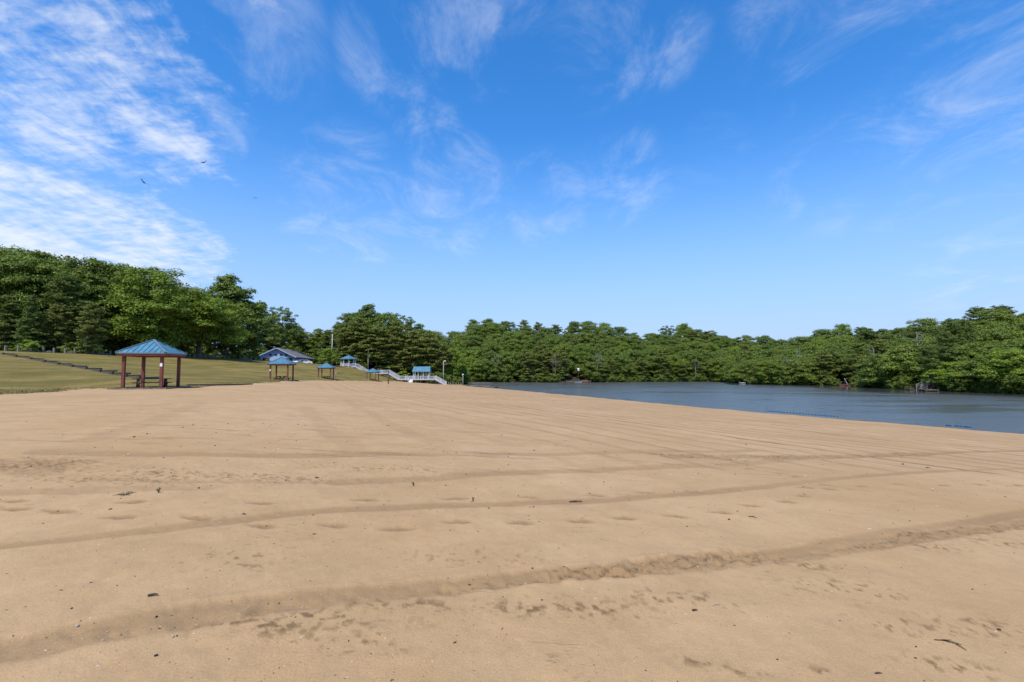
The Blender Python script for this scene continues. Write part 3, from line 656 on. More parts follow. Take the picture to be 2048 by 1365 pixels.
def pn(key, name, *a, **k): PROTO[key] = (name, a[1], a[2]) + pine_meshes(*a, **k)
pn('pine1', 'pine_tree', 31, 16, 4.4, 1.6, 92, M['needle'], M['bark_red'], shape='round', trunk_r=.2, dens=1.35)
pn('pine2', 'pine_tree', 32, 17, 4.6, 1.0, 100, M['needle_dark'], M['bark_red'], shape='cone', trunk_r=.22, droop=.2, dens=1.35)
pn('pine3', 'pine_tree', 33, 19, 4.0, 8.5, 64, M['needle_dark'], M['bark_red'], shape='round', trunk_r=.22, droop=.05, dens=1.5)
pn('pine4', 'pine_tree', 34, 15, 3.8, 3.2, 80, M['needle'], M['bark_red'], shape='round', trunk_r=.18, droop=.16, dens=1.3)
dead_m = [bare_mesh(41, 13, M['bark_pale'], 13, .05), bare_mesh(42, 12, M['bark_pale'], 12, .22, .18), bare_mesh(43, 11, M['bark_pale'], 10, .34, .15)]
trng = random.Random(77)
def tree(key, x, y, top=None, width=None, label='', group=None, height=None, sink=.0, cat='tree'):
    name, h0, r0, crown, trunk = PROTO[key]
    z = Hp(x, y) - .05 - sink
    h = height if height else max(2.0, top - z)
    s = h / h0; sx = (width / (2 * r0)) if width else s * trng.uniform(.88, 1.15)
    e = empty(name, (x, y, z), trng.uniform(0, 6.28), label, cat, group); e.scale = (sx, sx, s)
    link('trunk', trunk, e); link('crown', crown, e)
    return e
def tree_px(key, px, depth, top_y, width_px=None, label='', group=None, **k):
    x = at(px, 700, depth)[0]
    return tree(key, x, depth, topz(px, top_y, depth), width_px * depth / FPX if width_px else None, label, group, **k)
def shrub(key, x, y, h, label, group=None, sink=.1): return tree(key, x, y, None, None, label, group, height=h, sink=sink, cat='shrub')
def dead(i, x, y, h, label, group=None, z=None):
    e = empty('dead_tree', (x, y, Hp(x, y) if z is None else z), trng.uniform(0, 6.28), label, 'tree', group)
    s = h / (13, 12, 11)[i]; e.scale = (s, s, s); link('trunk', dead_m[i], e); return e
G_LEFT = 'trees of the wood behind the bollards'
# trees one can pick out around the lawn
tree_px('maple1', 300, 108, 537, 165, 'tall full bright green maple rising above the shelter at the timber steps')
tree_px('maple2', 352, 112, 580, 120, 'smaller bright green maple crowded between two larger maples')
tree_px('maple2', 398, 117, 596, 150, 'broad bright green maple with dark trunk beside the log rail')
tree_px('oak1', 452, 134, 552, 118, 'tall dark green oak with ragged top left of the pale blue building')
tree_px('dark2', 478, 140, 588, 90, 'dark green leafy tree pressed against the tall ragged oak')
dead(0, *at(400, 700, 128)[:2], 18.6, 'bare dead treetop sticking up between the maples and the ragged oak')
tree_px('pine2', 518, 200, 606, 78, 'dark pine with stepped branches rising behind the left end of the pale blue building')
tree_px('pine1', 545, 204, 640, 75, 'olive pine standing close behind the pale blue building')
tree_px('oak3', 560, 182, 614, 56, 'slender tree with thin airy crown behind the pale blue building')
for px, d, ty, kd in ((588, 206, 652, 'oak2'), (612, 210, 664, 'oak3'), (636, 208, 658, 'oak1'), (655, 206, 662, 'pine3'), (676, 204, 648, 'pine1'), (575, 214, 660, 'dark1'), (600, 218, 666, 'dark2'), (645, 220, 668, 'dark1'), (665, 216, 664, 'oak2'), (625, 222, 672, 'pine2')):
    tree_px(kd, px, d, ty, None, {'o': 'green oak in the row of trees right behind the pale blue building', 'p': 'pine among the trees behind the pale blue building', 'd': 'dark leafy tree among the trees behind the pale blue building'}[kd[0]], 'trees behind the blue building')
tree_px('small1', 658, 157, 697, 40, 'small young green tree beside the white flagpole')
# the wood on the left
for row, (d0, fr, keys) in enumerate(((88, 60, ['pine2', 'pine4', 'pine1']), (97, 26, ['oak1', 'dark1', 'oak2', 'pine3']), (107, 0, ['oak1', 'oak3', 'dark1', 'pine3', 'oak2']), (121, 6, ['dark2', 'oak2', 'dark1']), (136, 20, ['dark1', 'pine2', 'oak2']))):
    px = -330 + row * 31
    i = 0
    while px < (245 if row < 3 else 455):
        d = d0 + trng.uniform(-3, 4) + (max(0, px - 150) * .06); key = keys[i % len(keys)]
        # stay behind the crest line
        x = at(px, 700, d)[0]
        if row == 0: ty = 585 + 12 * trng.random() + max(0, px) * .12
        else: ty = sky_y(px) + fr * trng.uniform(.4, 1.3) + trng.uniform(-8, 26)
        if px > 250: ty = max(ty, 640)
        tree_px(key, px, d, ty, None, {'p': 'dark layered pine in the wood behind the row of bollards', 'o': 'green oak in the wood behind the row of bollards', 'd': 'deep green leafy tree in the wood behind the row of bollards'}[key[0]], G_LEFT)
        px += trng.uniform(52, 74); i += 1
for px in (20, 95, 128, 205, 250, 270, 335, 440, 470, 505):
    d = np.interp(px, [0, 250, 400, 500], [87, 108, 126, 140]) + trng.uniform(0, 3); x = at(px, 700, d)[0]
    shrub(trng.choice(['bush1', 'bush2']), x, d, trng.uniform(1.6, 2.8), 'dark green shrub at the edge of the wood behind the bollards', 'shrubs along the wood edge')
for row, d0 in enumerate((104, 122, 142, 165)):
    px = -330 + row * 17
    while px < (300, 420, 480, 500)[row]:
        d = d0 + trng.uniform(-4, 4) + max(0, px - 150) * .07; x = at(px, 700, d)[0]
        shrub('bush2', x, d, trng.uniform(4.5, 6.5), 'dark undergrowth thicket deep in the wood behind the bollards', 'thickets in the wood'); px += trng.uniform(38, 56)
for px in range(500, 700, 17):
    shrub('bush2', *at(px, 700, 198 + (px % 5) * 3)[:2], trng.uniform(4.5, 7), 'dark undergrowth thicket behind the pale blue building', 'thickets behind the blue building')
for px in range(680, 925, 16):
    shrub('bush2', *at(px, 700, 184 + (px % 7) * 2)[:2], trng.uniform(4, 6), 'dark undergrowth thicket in the wood behind the white boardwalk', 'thickets behind the boardwalk')
shrub('bush3', *at(58, 700, 80.5)[:2], 2.1, 'bright yellow-green bush between the bollards near the top of the timber steps')
shrub('bush1', *at(148, 700, 90)[:2], 2.2, 'leafy bush beside the tall post with a white panel')
shrub('bush3', *at(463, 700, 126)[:2], 1.4, 'small bright bush at the bollards left of the pale blue building')
shrub('bush1', *at(192, 700, 97)[:2], 1.9, 'low bush just right of the tall post with a white panel')
# the wood behind the white boardwalk
mid = [('pine1', 688, 176, 652, 48), ('pine1', 716, 174, 640, 80), ('pine4', 752, 173, 655, 70), ('pine1', 790, 175, 648, 66), ('pine4', 826, 177, 664, 62), ('pine1', 858, 178, 672, 66), ('pine4', 884, 181, 690, 50),
       ('oak2', 702, 188, 628, 64), ('oak1', 736, 190, 610, 84), ('dark1', 772, 188, 626, 74), ('oak3', 806, 190, 632, 62), ('dark2', 838, 190, 650, 60), ('oak2', 866, 192, 664, 60),
       ('dark1', 722, 202, 624, 70), ('dark2', 790, 204, 640, 70), ('pine2', 752, 200, 632, 60), ('dark1', 840, 204, 662, 70), ('oak2', 885, 200, 676, 54), ('pine2', 672, 186, 668, 44), ('dark2', 905, 206, 690, 40)]
for kd, px, d, ty, wp in mid:
    tree_px(kd, px, d, ty, wp, {'p': 'olive pine with layered branches in the wood behind the white boardwalk', 'o': 'green oak rising out of the wood behind the white boardwalk', 'd': 'dark leafy tree in the wood behind the white boardwalk'}[kd[0]], 'trees behind the white boardwalk')
tree_px('maple1', 904, 184, 696, 46, 'bright green tree above the foot of the boardwalk stairs, at the edge of the wood')
tree_px('small1', 921, 188, 712, 32, 'fresh yellow-green sapling at the water edge beside the short lamp post')
shrub('bush3', *at(806, 740, 169)[:2], 3.6, 'round bright green shrub behind the boardwalk beside the roofed landing')
for px, d, h in ((838, 170, 3), (878, 173, 4), (900, 176, 3.4), (912, 181, 3), (760, 171, 3), (725, 170, 2.4), (925, 195, 3.2)):
    shrub('bush2', *at(px, 740, d)[:2], h, 'dark shrub in the undergrowth behind the white boardwalk', 'undergrowth behind the boardwalk')
# ---- wooded hills across the lake
LAB = {'oak': 'green oak', 'dark': 'deep green leafy tree', 'pine': 'olive pine', 'maple': 'bright yellow-green tree'}
ZONE = (('at the water edge', 'trees along the far waterline'), ('partway up the wooded slope', 'trees partway up the far hill'), ('on the skyline of the woods', 'trees on the far skyline'))
def sector(px): return 'behind the kayak landing' if px < 1440 else 'behind the reddish landing' if px < 1790 else 'around the wooden lakeside stairs'
rows = (2.5, 9.5, 18, 28, 40, 52, 62)
for k, off in enumerate(rows):
    px = (905 if k else 935) + trng.uniform(0, 20)
    while px < 2330:
        d = far_depth(px) + off + trng.uniform(-2.2, 2.2)
        if k == 0 and (1808 < px < 1890 or 1670 < px < 1702 or 1125 < px < 1185): px += 12; continue
        if k == 1 and 1835 < px < 1885: d += 6
        f = (k / (len(rows) - 1)) ** .85; sy = sky_y(px)
        right = np.clip((px - 1600) / 250, 0, 1)
        fy = np.interp(px, [900, 1130, 1440, 1500, 1700, 1850, 2048], [712, 716, 724, 726, 714, 718, 708])
        last = k == len(rows) - 1
        ty = fy + (sy - fy) * f + (trng.uniform(-11, 9) if not last else trng.uniform(-12, 5))
        if k < 2: ty += trng.uniform(-6, 14)
        r_ = trng.random()
        if right > .4 and k >= 4: key = 'pine3' if r_ < .42 else trng.choice(['oak2', 'dark1'])
        elif k == 0: key = 'pine1' if r_ < .22 else 'pine4' if r_ < .30 else 'maple2' if r_ < .38 else trng.choice(['oak2', 'oak4', 'dark1', 'dark2'])
        else: key = 'pine1' if r_ < .10 else 'pine4' if r_ < .14 else 'maple1' if r_ < .20 else trng.choice(['oak4', 'oak2', 'oak2', 'dark1', 'dark2', 'oak3' if last and trng.random() < .5 else 'oak4'])
        x = at(px, 700, d)[0]; z = Hp(x, d); h = min(max(topz(px, ty, d) - z, trng.uniform(6, 8)), 25)
        wdt = trng.uniform(11, 15.5) if key[:4] != 'pine' else trng.uniform(8, 10.5)
        if key in ('oak3', 'pine3'): wdt = trng.uniform(9, 12)
        if h < 9: wdt *= .85
        if h < 14.5 and key[:4] != 'pine':
            key = {'o': trng.choice(['hill1', 'hill2']), 'd': 'hill3', 'm': 'hill4'}[key[0]]
        wdt = min(wdt, 1.5 * h / PROTO[key][1] * 2 * PROTO[key][2])
        zn = ZONE[0 if k < 1 else 2 if k >= 5 else 1]
        tree(key, x, d, None, wdt, LAB[{'oak_tree': 'oak', 'hickory_tree': 'dark', 'maple_tree': 'maple', 'pine_tree': 'pine'}[PROTO[key][0]]] + ' ' + zn[0] + ' ' + sector(px), zn[1], height=h)
        px += trng.uniform(6.8, 10.2) * FPX / d
        if k >= 4: px += 4
for i in range(150):
    px = trng.uniform(945, 2250); d = far_depth(px) + trng.uniform(-.2, 2.0)
    if 1115 < px < 1180 or 1470 < px < 1492 or 1675 < px < 1700 or 1806 < px < 1886: continue
    x = at(px, 700, d)[0]
    shrub(trng.choice(['bush1', 'bush2', 'bush2']), x, d, trng.uniform(1.6, 4.2), 'leafy shrub overhanging the water ' + sector(px), 'shrubs along the far shore', .3)
tree_px('maple2', 1538, far_depth(1538) + 1.5, 722, 46, 'bright green round tree leaning over the far shore beside the little white landing')
tree_px('small1', 1470, 205, 738, 34, 'small bright tree beside the little white landing across the lake')
tree_px('maple2', 2030, 111, 700, 110, 'near bright green tree spreading low over the water on the right bank')
tree_px('oak2', 1868, 138, 690, 64, 'leafy tree shading the wooden stairs on the right bank')
for i, px, off, h in ((0, 997, .6, 13), (1, 1190, .8, 14), (2, 1212, .5, 9), (1, 1110, 1.0, 12), (0, 968, .8, 10), (0, 1838, 12, 15), (2, 1578, .8, 10), (0, 1596, .6, 13), (1, 1390, .8, 11), (2, 1065, .4, 7), (0, 1750, .7, 12)):
    d = far_depth(px) + off
    dead(i, *at(px, 700, d)[:2], h, 'bare pale dead tree standing in the woods across the lake', 'dead trees across the lake')
for px, d, h in ((1891, 127, 10), (1906, 133, 12), (1912, 134, 12), (1924, 136, 12), (1930, 137, 12), (1936, 139, 11), (1855, 126, 7)):
    tree('pine3', at(px, 700, d)[0], d, None, 5.0, 'slender pine with bare pale trunk beside the wooden stairs on the right bank', 'bare-trunked pines by the stairs', height=h + 4)
# ------------------------------------------------------------------ picnic shelters
PH, EV, AP, PST = 2.54, 1.62, 3.80, 1.27
def make_shelter():
    e = empty('picnic_shelter')
    for sx, sy in ((-1, -1), (1, -1), (1, 1), (-1, 1)):
        p = MB().box((sx * PST, sy * PST, PH / 2 - .1), (.19, .19, PH + .2)).build('post', M['red_post'], e)
        MB().box((sx * PST, sy * PST, .16), (.23, .23, .06)).build('post_base', M['dark_wood'], p)
    for k in range(4):
        a = k * math.pi / 2
        b = MB().box((0, -PST, PH + .04), (2.8 if k % 2 else 2.4, .09, .2)); o = b.build('beam', M['red_trim'], e); o.rotation_euler[2] = a
        f = MB().box((0, -EV + .03, PH + .11), (EV * 2 - (.06 if k % 2 else 0) - .01, .05, .2)).build('fascia', M['red_trim'], e); f.rotation_euler[2] = a
    roof = MB().hexa([(-EV + .06, -EV + .06, PH + .19), (EV - .06, -EV + .06, PH + .19), (EV - .06, EV - .06, PH + .19), (-EV + .06, EV - .06, PH + .19)],
                     [(-.05, -.05, AP - .04), (.05, -.05, AP - .04), (.05, .05, AP - .04), (-.05, .05, AP - .04)]).build('roof', M['blue_trim'], e)
    nP = 9; E2 = EV + .04; z0 = PH + .235; panel_me = []
    for i in range(nP):
        x0, x1 = -E2 + 2 * E2 * i / nP, -E2 + 2 * E2 * (i + 1) / nP
        def zy(x, y): return z0 + (AP - z0) * (E2 + y) / E2
        lo0, lo1 = x0 + .012, x1 - .012; ytop0, ytop1 = -abs(lo0), -abs(lo1)
        pts = [(lo0, -E2), (lo1, -E2), (lo1, ytop1)] + ([(0, 0)] if lo0 < 0 < lo1 else []) + [(lo0, ytop0)]
        mb = MB().hexa([(x, y, zy(x, y) - .03) for x, y in pts], [(x, y, zy(x, y)) for x, y in pts])
        ym = -max(abs(x1), .02)
        if i < nP - 1: mb.beam((x1, -E2, zy(0, -E2) + .02), (x1, ym, zy(0, ym) + .02), .03, .05)
        panel_me.append(mb.mesh('panel', M['blue_roof']))
    drip = MB().box((0, -E2 + .005, PH + .195), (E2 * 2 - .02, .035, .085)).mesh('eave_edge', M['blue_trim'])
    for k in range(4):
        for me in panel_me: o = link('panel', me, roof); o.rotation_euler[2] = k * math.pi / 2
        o = link('eave_edge', drip, roof); o.rotation_euler[2] = k * math.pi / 2
        c = MB().beam((-E2, -E2, z0 + .03), (-.02, -.02, AP + .03), .17, .05).build('hip_cap', M['blue_trim'], roof); c.rotation_euler[2] = k * math.pi / 2
    # ground frame of timbers and its slab
    K = 1.85
    MB().box((0, 0, -.09), (K * 2 - .2, K * 2 - .2, .3)).build('floor_slab', M['kerb_timber'], e)
    for k in range(4):
        o = MB().box((0, -K, .0), (K * 2 + (.19 if k % 2 == 0 else -.2), .2, .34)).build('border_timber', M['kerb_timber'], e); o.rotation_euler[2] = k * math.pi / 2
    return e
def make_table():
    e = empty('picnic_table')
    for i in range(5): MB().box((0, (i - 2) * .15, .745), (2.4, .14, .045)).build('tabletop_plank', M['dark_wood'], e)
    for s in (-1, 1):
        b = empty('bench', (0, 0, 0)); b.parent = e
        bp = [MB().box((0, s * (.66 + .145 * j), .445), (2.4, .135, .045)).mesh('plank', M['dark_wood']) for j in range(2)]
        col.objects.unlink(b); bpy.data.objects.remove(b)
        for me in bp: link('bench_plank', me, e)
    for x in (-.85, .85):
        for s in (-1, 1): MB().beam((x, s * .78, .0), (x, s * .22, .72), .05, .13, (1, 0, 0)).build('leg', M['dark_wood'], e)
        MB().box((x + .05, 0, .395), (.045, 1.62, .1)).build('seat_support', M['dark_wood'], e)
        MB().box((x + .05, 0, .69), (.045, .76, .08)).build('top_support', M['dark_wood'], e)
        MB().beam((x * .95, 0, .66), (x * .25, 0, .40), .07, .05).build('brace', M['dark_wood'], e)
    return e
sh0, tb0 = make_shelter(), make_table()
SH = [(304.5, 37.4, 10, 'large blue-roofed picnic shelter at the foot of the timber steps, white plate on its post', 'brown picnic table under the shelter at the foot of the timber steps'),
      (564, 76, 7, 'blue-roofed picnic shelter standing in front of the pale blue building', 'brown picnic table under the shelter in front of the pale blue building'),
      (652.3, 108, 6, 'blue-roofed picnic shelter on the sand edge below the white flagpole and small young tree', 'brown picnic table under the shelter below the white flagpole'),
      (746, 139, -4, 'blue-roofed picnic shelter beside the white boardwalk stairs, farthest along the sand', 'brown picnic table under the shelter beside the white boardwalk')]
SHOBJ = []
for i, (px, d, rot, lab, lab2) in enumerate(SH):
    x = at(px, 740, d)[0]; z = min(Hp(x, d), Hp(x + 1.8, d - 1.8)) - .05
    s = sh0 if i == 0 else copy_tree(sh0); s.location = (x, d, z); s.rotation_euler = (0, 0, R(rot)); tag(s, lab, 'picnic shelter', 'blue-roofed picnic shelters along the beach')
    tb = tb0 if i == 0 else copy_tree(tb0); tb.location = (x + .1, d - .1, z + .06); tb.rotation_euler = (0, 0, R(rot + (32 if i == 0 else 74))); tag(tb, lab2, 'picnic table', 'picnic tables under the shelters'); SHOBJ.append(s)
for s, (cx_, cy_) in ((SHOBJ[0], (PST, -PST)), (SHOBJ[1], (-PST, -PST))):
    o = MB().box((cx_, cy_ - .105, 1.86 if s is SHOBJ[0] else 1.75), (.165, .012, .24)).build('number_plate', M['white_plate'], s)
    o['label'] = 'small white plate screwed to the front post'
# ------------------------------------------------------------------ timber steps up the lawn
lft = [(8, 707), (34, 712), (63.6, 717), (91, 722.5), (119, 727.5), (146.6, 732.2), (174, 737), (202, 742), (226.6, 747), (254, 752), (280, 756)]
e = empty('timber_steps', tuple(ground(150, 733)), 0, 'flight of weathered timber steps climbing the dry grass slope', 'steps'); o0 = np.array(e.location)
prev = None
for i, (a, b) in enumerate(lft):
    p = ground(a, b + 3) - o0; q = ground(a + 41 - i * 1.1, b + 2.0) - o0
    top = max(p[2], q[2] - .35) + .17
    p1 = np.array([p[0], p[1], top]); dirn = q - p; dirn[2] = 0; L = 3.1; dirn = dirn / np.linalg.norm(dirn)
    q1 = p1 + dirn * L
    MB().beam(p1 - (0, 0, .1), q1 - (0, 0, .1), .2, .3).build('riser_timber', M['tread'], e)
    MB().box(tuple(p1 + (-.02, -.16, -.16)), (.26, .26, .56)).build('end_block', M['timber'], e)
    if prev is not None:
        MB().beam(prev + (.02, 0, -.22), p1 + (.02, 0, -.02), .16, .34).build('side_timber', M['timber'], e)
        m0, m1 = prev + (0, 0, -.26), p1 + (0, 0, -.02)
    prev = p1
# ------------------------------------------------------------------ bollards, boulders, post with panel, log rail
def bollard_mesh(seed):
    rn = random.Random(seed); w_ = .125; h = .88
    lean = rn.uniform(-.02, .02)
    return MB().hexa([(-w_, -w_, -.3), (w_, -w_, -.3), (w_, w_, -.3), (-w_, w_, -.3)], [(-w_ + lean, -w_, h - .05), (w_ + lean, -w_, h - .05), (w_ + lean, w_, h - .03), (-w_ + lean, w_, h - .03)]).hexa(
        [(-w_ + lean, -w_, h - .049), (w_ + lean, -w_, h - .049), (w_ + lean, w_, h - .029), (-w_ + lean, w_, h - .029)], [(-w_ * .6 + lean, -w_ * .6, h), (w_ * .6 + lean, -w_ * .6, h), (w_ * .6 + lean, w_ * .6, h), (-w_ * .6 + lean, w_ * .6, h)]).mesh('bollard', M['grey_wood'])
bmesh_l = [bollard_mesh(i) for i in range(4)]
def crest_xy(px, back=.6):
    a = ray(px, 700); best = None
    for i in range(len(CL) - 1):
        p, q = CL[i, :2], CL[i + 1, :2]; dx, dy = q - p
        den_ = a[0] * dy - a[1] * dx
        if abs(den_) < 1e-9: continue
        s = (p[0] * dy - p[1] * dx) / den_; u = (p[0] * a[1] - p[1] * a[0]) / den_ * 1.0
        u = ((a[0] * s - p[0]) * dx + (a[1] * s - p[1]) * dy) / (dx * dx + dy * dy)
        if s > 0 and -1e-6 <= u <= 1 + 1e-6: best = a[:2] * (s + back / np.linalg.norm(a[:2])) if best is None else best
    return best
for i, px in enumerate((-60, -22, 11, 37, 86.5, 108, 130, 150, 170, 187.6, 205.5, 221, 236, 428, 440, 450, 492.5, 503, 512.5, 380, 412)):
    c_ = crest_xy(px, .3)
    o = link('bollard', bmesh_l[i % 4]); o.location = (c_[0], c_[1], Hp(*c_)); o.rotation_euler[2] = trng.uniform(-.3, .3)
    tag(o, 'square weathered grey timber bollard in the row along the lawn crest', 'bollard', 'timber bollards along the lawn crest')
def boulder_mesh(seed):
    rn = np.random.default_rng(seed); bm = bmesh.new(); bmesh.ops.create_icosphere(bm, subdivisions=3, radius=.5)
    dirs = rn.normal(size=(9, 3)); dirs /= np.linalg.norm(dirs, axis=1, keepdims=True); cut = rn.uniform(.30, .46, 9)
    for v in bm.verts:
        co = np.array(v.co)
        for dd, cc_ in zip(dirs, cut):
            s = co @ dd
            if s > cc_: co = co - dd * (s - cc_) * .9
        co *= 1 + .05 * math.sin(co[0] * 17 + seed) * math.cos(co[1] * 13)
        v.co = co
    me = bpy.data.meshes.new('boulder'); bm.to_mesh(me); bm.free(); me.materials.append(M['rock'])
    return me
bl_me = [boulder_mesh(i) for i in range(4)]
for i, (px, wpx, hpx) in enumerate(((56, 17, 8), (75, 13, 6), (97, 13, 6), (141, 13, 6), (179, 10, 8), (195, 11, 9), (214, 13, 5), (262, 12, 6), (318, 12, 5), (372, 14, 5), (456, 9, 5), (484, 12, 5), (498, 9, 3), (519, 10, 4), (400, 16, 4), (432, 9, 4), (340, 10, 5))):
    c_ = crest_xy(px, .9); d = c_[1]; o = link('boulder', bl_me[i % 4]); W = wpx * d / FPX; Hh = hpx * d / FPX * 1.3
    o.scale = (W, W * .8, Hh); o.location = (c_[0], c_[1], Hp(*c_) + Hh * .1); o.rotation_euler[2] = trng.uniform(0, 6)
    if px == 195: tag(o, 'rounded pale grey boulder between two bollards, largest of the row', 'boulder', 'boulders along the lawn crest')
    else: tag(o, 'low grey boulder lying between the bollards on the lawn crest', 'boulder', 'boulders along the lawn crest')
c_ = crest_xy(171.5, .6); e = empty('sign_post', (c_[0], c_[1], Hp(*c_)), 0, 'tall grey post with a narrow white panel standing in the bollard row', 'post')
MB().box((0, 0, 1.4), (.16, .16, 3.4)).build('post', M['pole'], e); MB().box((-.14, -.1, 2.55), (.16, .03, 1.15)).build('panel', M['white_plate'], e)
c0, c1 = crest_xy(388, 2.2), crest_xy(432, 2.2); e = empty('log_rail', (c0[0], c0[1], Hp(*c0)), 0, 'low grey log rail beside the dark trunk of the broad maple', 'rail fence')
v_ = np.array([c1[0] - c0[0], c1[1] - c0[1], Hp(*c1) - Hp(*c0)])
for s in np.linspace(0, 1, 5): MB().box(tuple(v_ * s + (0, 0, .3)), (.2, .2, 1.1)).build('post', M['grey_wood'], e)
for z in (.35, .7): MB().tube([v_ * 0 + (0, -.14, z), v_ + (0, -.14, z)], [.09, .09], 8).build('rail', M['grey_wood'], e)
pts = [ground(a, b) for a, b in ((374, 772.0), (440, 771.6), (505, 769.8))]
for i in range(2):
    a, b = pts[i], pts[i + 1]; e = MB().beam((0, 0, .0), tuple(b - a - np.array([.03, .03, 0])), .18, .2).build('landscape_timber', M['timber']); e.location = tuple(a + (0, 0, .03))
    tag(e, 'weathered landscape timber half buried along the grass edge right of the nearest shelter', 'timber', 'timbers edging the grass')
# ------------------------------------------------------------------ pale blue building
hc = at(589, 720, 165); hx, hy = float(hc[0]), 165.0; hz = Hp(hx - 6, hy + 5) - .2
vdir = np.array([-.18, 1.0]); vdir /= np.linalg.norm(vdir); hrz = math.atan2(vdir[1], vdir[0]) - math.pi / 2
e = empty('beach_house', (hx, hy, hz), hrz, 'long pale blue beach house with gabled end and grey roof on the crest', 'building')
Wd, Ln = 11.4, 28.0; eave = 6.35 - hz; ridge = 9.15 - hz
# local: x from -Wd (left) to 0 (right corner nearest), y back
MB().hexa([(-Wd, 0, -.5), (0, 0, -.5), (0, .25, -.5), (-Wd, .25, -.5)], [(-Wd, 0, eave), (0, 0, eave), (0, .25, eave), (-Wd, .25, eave)]).build('front_wall', M['siding'], e)
MB().hexa([(-Wd, 0, eave), (0, 0, eave), (-Wd / 2, 0, ridge - .1)], [(-Wd, .25, eave), (0, .25, eave), (-Wd / 2, .25, ridge - .1)]).build('gable_wall', M['siding'], e)
for i in range(16):      # lapped siding boards on the gable end
    z = .1 + i * (ridge - .4) / 16; xl = 0 if z < eave else (z - eave) / (ridge - eave) * Wd / 2
    if Wd - 2 * xl > .6: MB().hexa([(-Wd + xl + .02, -.035, z), (-xl - .02, -.035, z), (-xl - .02, -.004, z), (-Wd + xl + .02, -.004, z)], [(-Wd + xl + .05, -.012, z + .3), (-xl - .05, -.012, z + .3), (-xl - .05, -.004, z + .3), (-Wd + xl + .05, -.004, z + .3)]).build('siding_board', M['siding'], e)
MB().box((-.12, Ln / 2 + .13, eave / 2 - .25), (.24, Ln - .26, eave + .5)).build('side_wall', M['siding'], e)
MB().box((-Wd + .12, Ln / 2 + .13, eave / 2 - .25), (.24, Ln - .26, eave + .5)).build('side_wall', M['siding'], e)
MB().hexa([(-Wd, Ln, -.5), (0, Ln, -.5), (0, Ln + .2, -.5), (-Wd, Ln + .2, -.5)], [(-Wd, Ln, eave), (0, Ln, eave), (0, Ln + .2, eave), (-Wd, Ln + .2, eave)]).build('back_wall', M['siding'], e)
for s in (0, -Wd): MB().box((s + (.0 if s else 0), -.02, eave / 2), (.22, .2, eave)).build('corner_trim', M['corner'], e)
ov = .75; sl = (ridge - eave) / (Wd / 2)
roof = MB()
rf = empty('x'); col.objects.unlink(rf); bpy.data.objects.remove(rf)
for sgn in (-1, 1):
    xe = -Wd / 2 + sgn * (Wd / 2 + ov); ze = ridge - (Wd / 2 + ov) * sl
    r_ = MB().hexa([(xe, -.9, ze), (-Wd / 2, -.9, ridge), (-Wd / 2, Ln + .8, ridge), (xe, Ln + .8, ze)][::sgn], [(xe, -.9, ze + .16), (-Wd / 2, -.9, ridge + .16), (-Wd / 2, Ln + .8, ridge + .16), (xe, Ln + .8, ze + .16)][::sgn]).build('roof', M['shingle'], e)
    MB().beam((xe, -.93, ze + .02), (-Wd / 2 + sgn * .01, -.93, ridge + .02), .06, .3).build('rake_board', M['corner'], r_)
    MB().beam((xe + sgn * .04, -.85, ze + .06), (xe + sgn * .04, Ln + .75, ze + .06), .06, .22).build('gutter', M['corner'], r_)
    for j in range(8):    # shingle courses
        u = (j + .5) / 8.2; MB().beam((xe + (-Wd / 2 - xe) * u, -.88, ze + (ridge - ze) * u + .175), (xe + (-Wd / 2 - xe) * u, Ln + .78, ze + (ridge - ze) * u + .175), .7, .03, (sgn * sl, 0, 1)).build('shingle_course', M['shingle'], r_)
for i in range(4):
    xw = -Wd + 3.75 + i * 1.68
    wn_ = MB().box((xw, -.05, eave + .52), (1.02, .08, .62)).build('window', M['corner'], e)
    for q in (-1, 1): MB().box((xw + q * .23, -.095, eave + .52), (.42, .02, .48)).build('pane', M['pane'], wn_)
for xd, wdd in ((-Wd + 2.35, 2.1), (-1.75, 2.2)):
    d_ = MB().box((xd, -.05, 1.1), (wdd, .09, 2.5)).build('doorway', M['dark'], e)
    MB().box((xd + (.35 if xd < -5 else -.45), -.11, 1.1), (1.0, .05, 2.35)).build('door', M['door_brown'], d_)
    MB().box((xd, -.1, 2.4), (wdd + .2, .06, .12)).build('lintel', M['corner'], d_)
for yy in (4.5, 8, 12, 16, 22, 25):
    wn_ = MB().box((.03, yy, 1.35), (.08, 1.0, 1.2)).build('window', M['corner'], e); MB().box((.08, yy, 1.35), (.02, .8, 1.0)).build('pane', M['pane'], wn_)
MB().box((.05, 19, 1.1), (.1, 1.1, 2.2)).build('side_door', M['door_brown'], e)
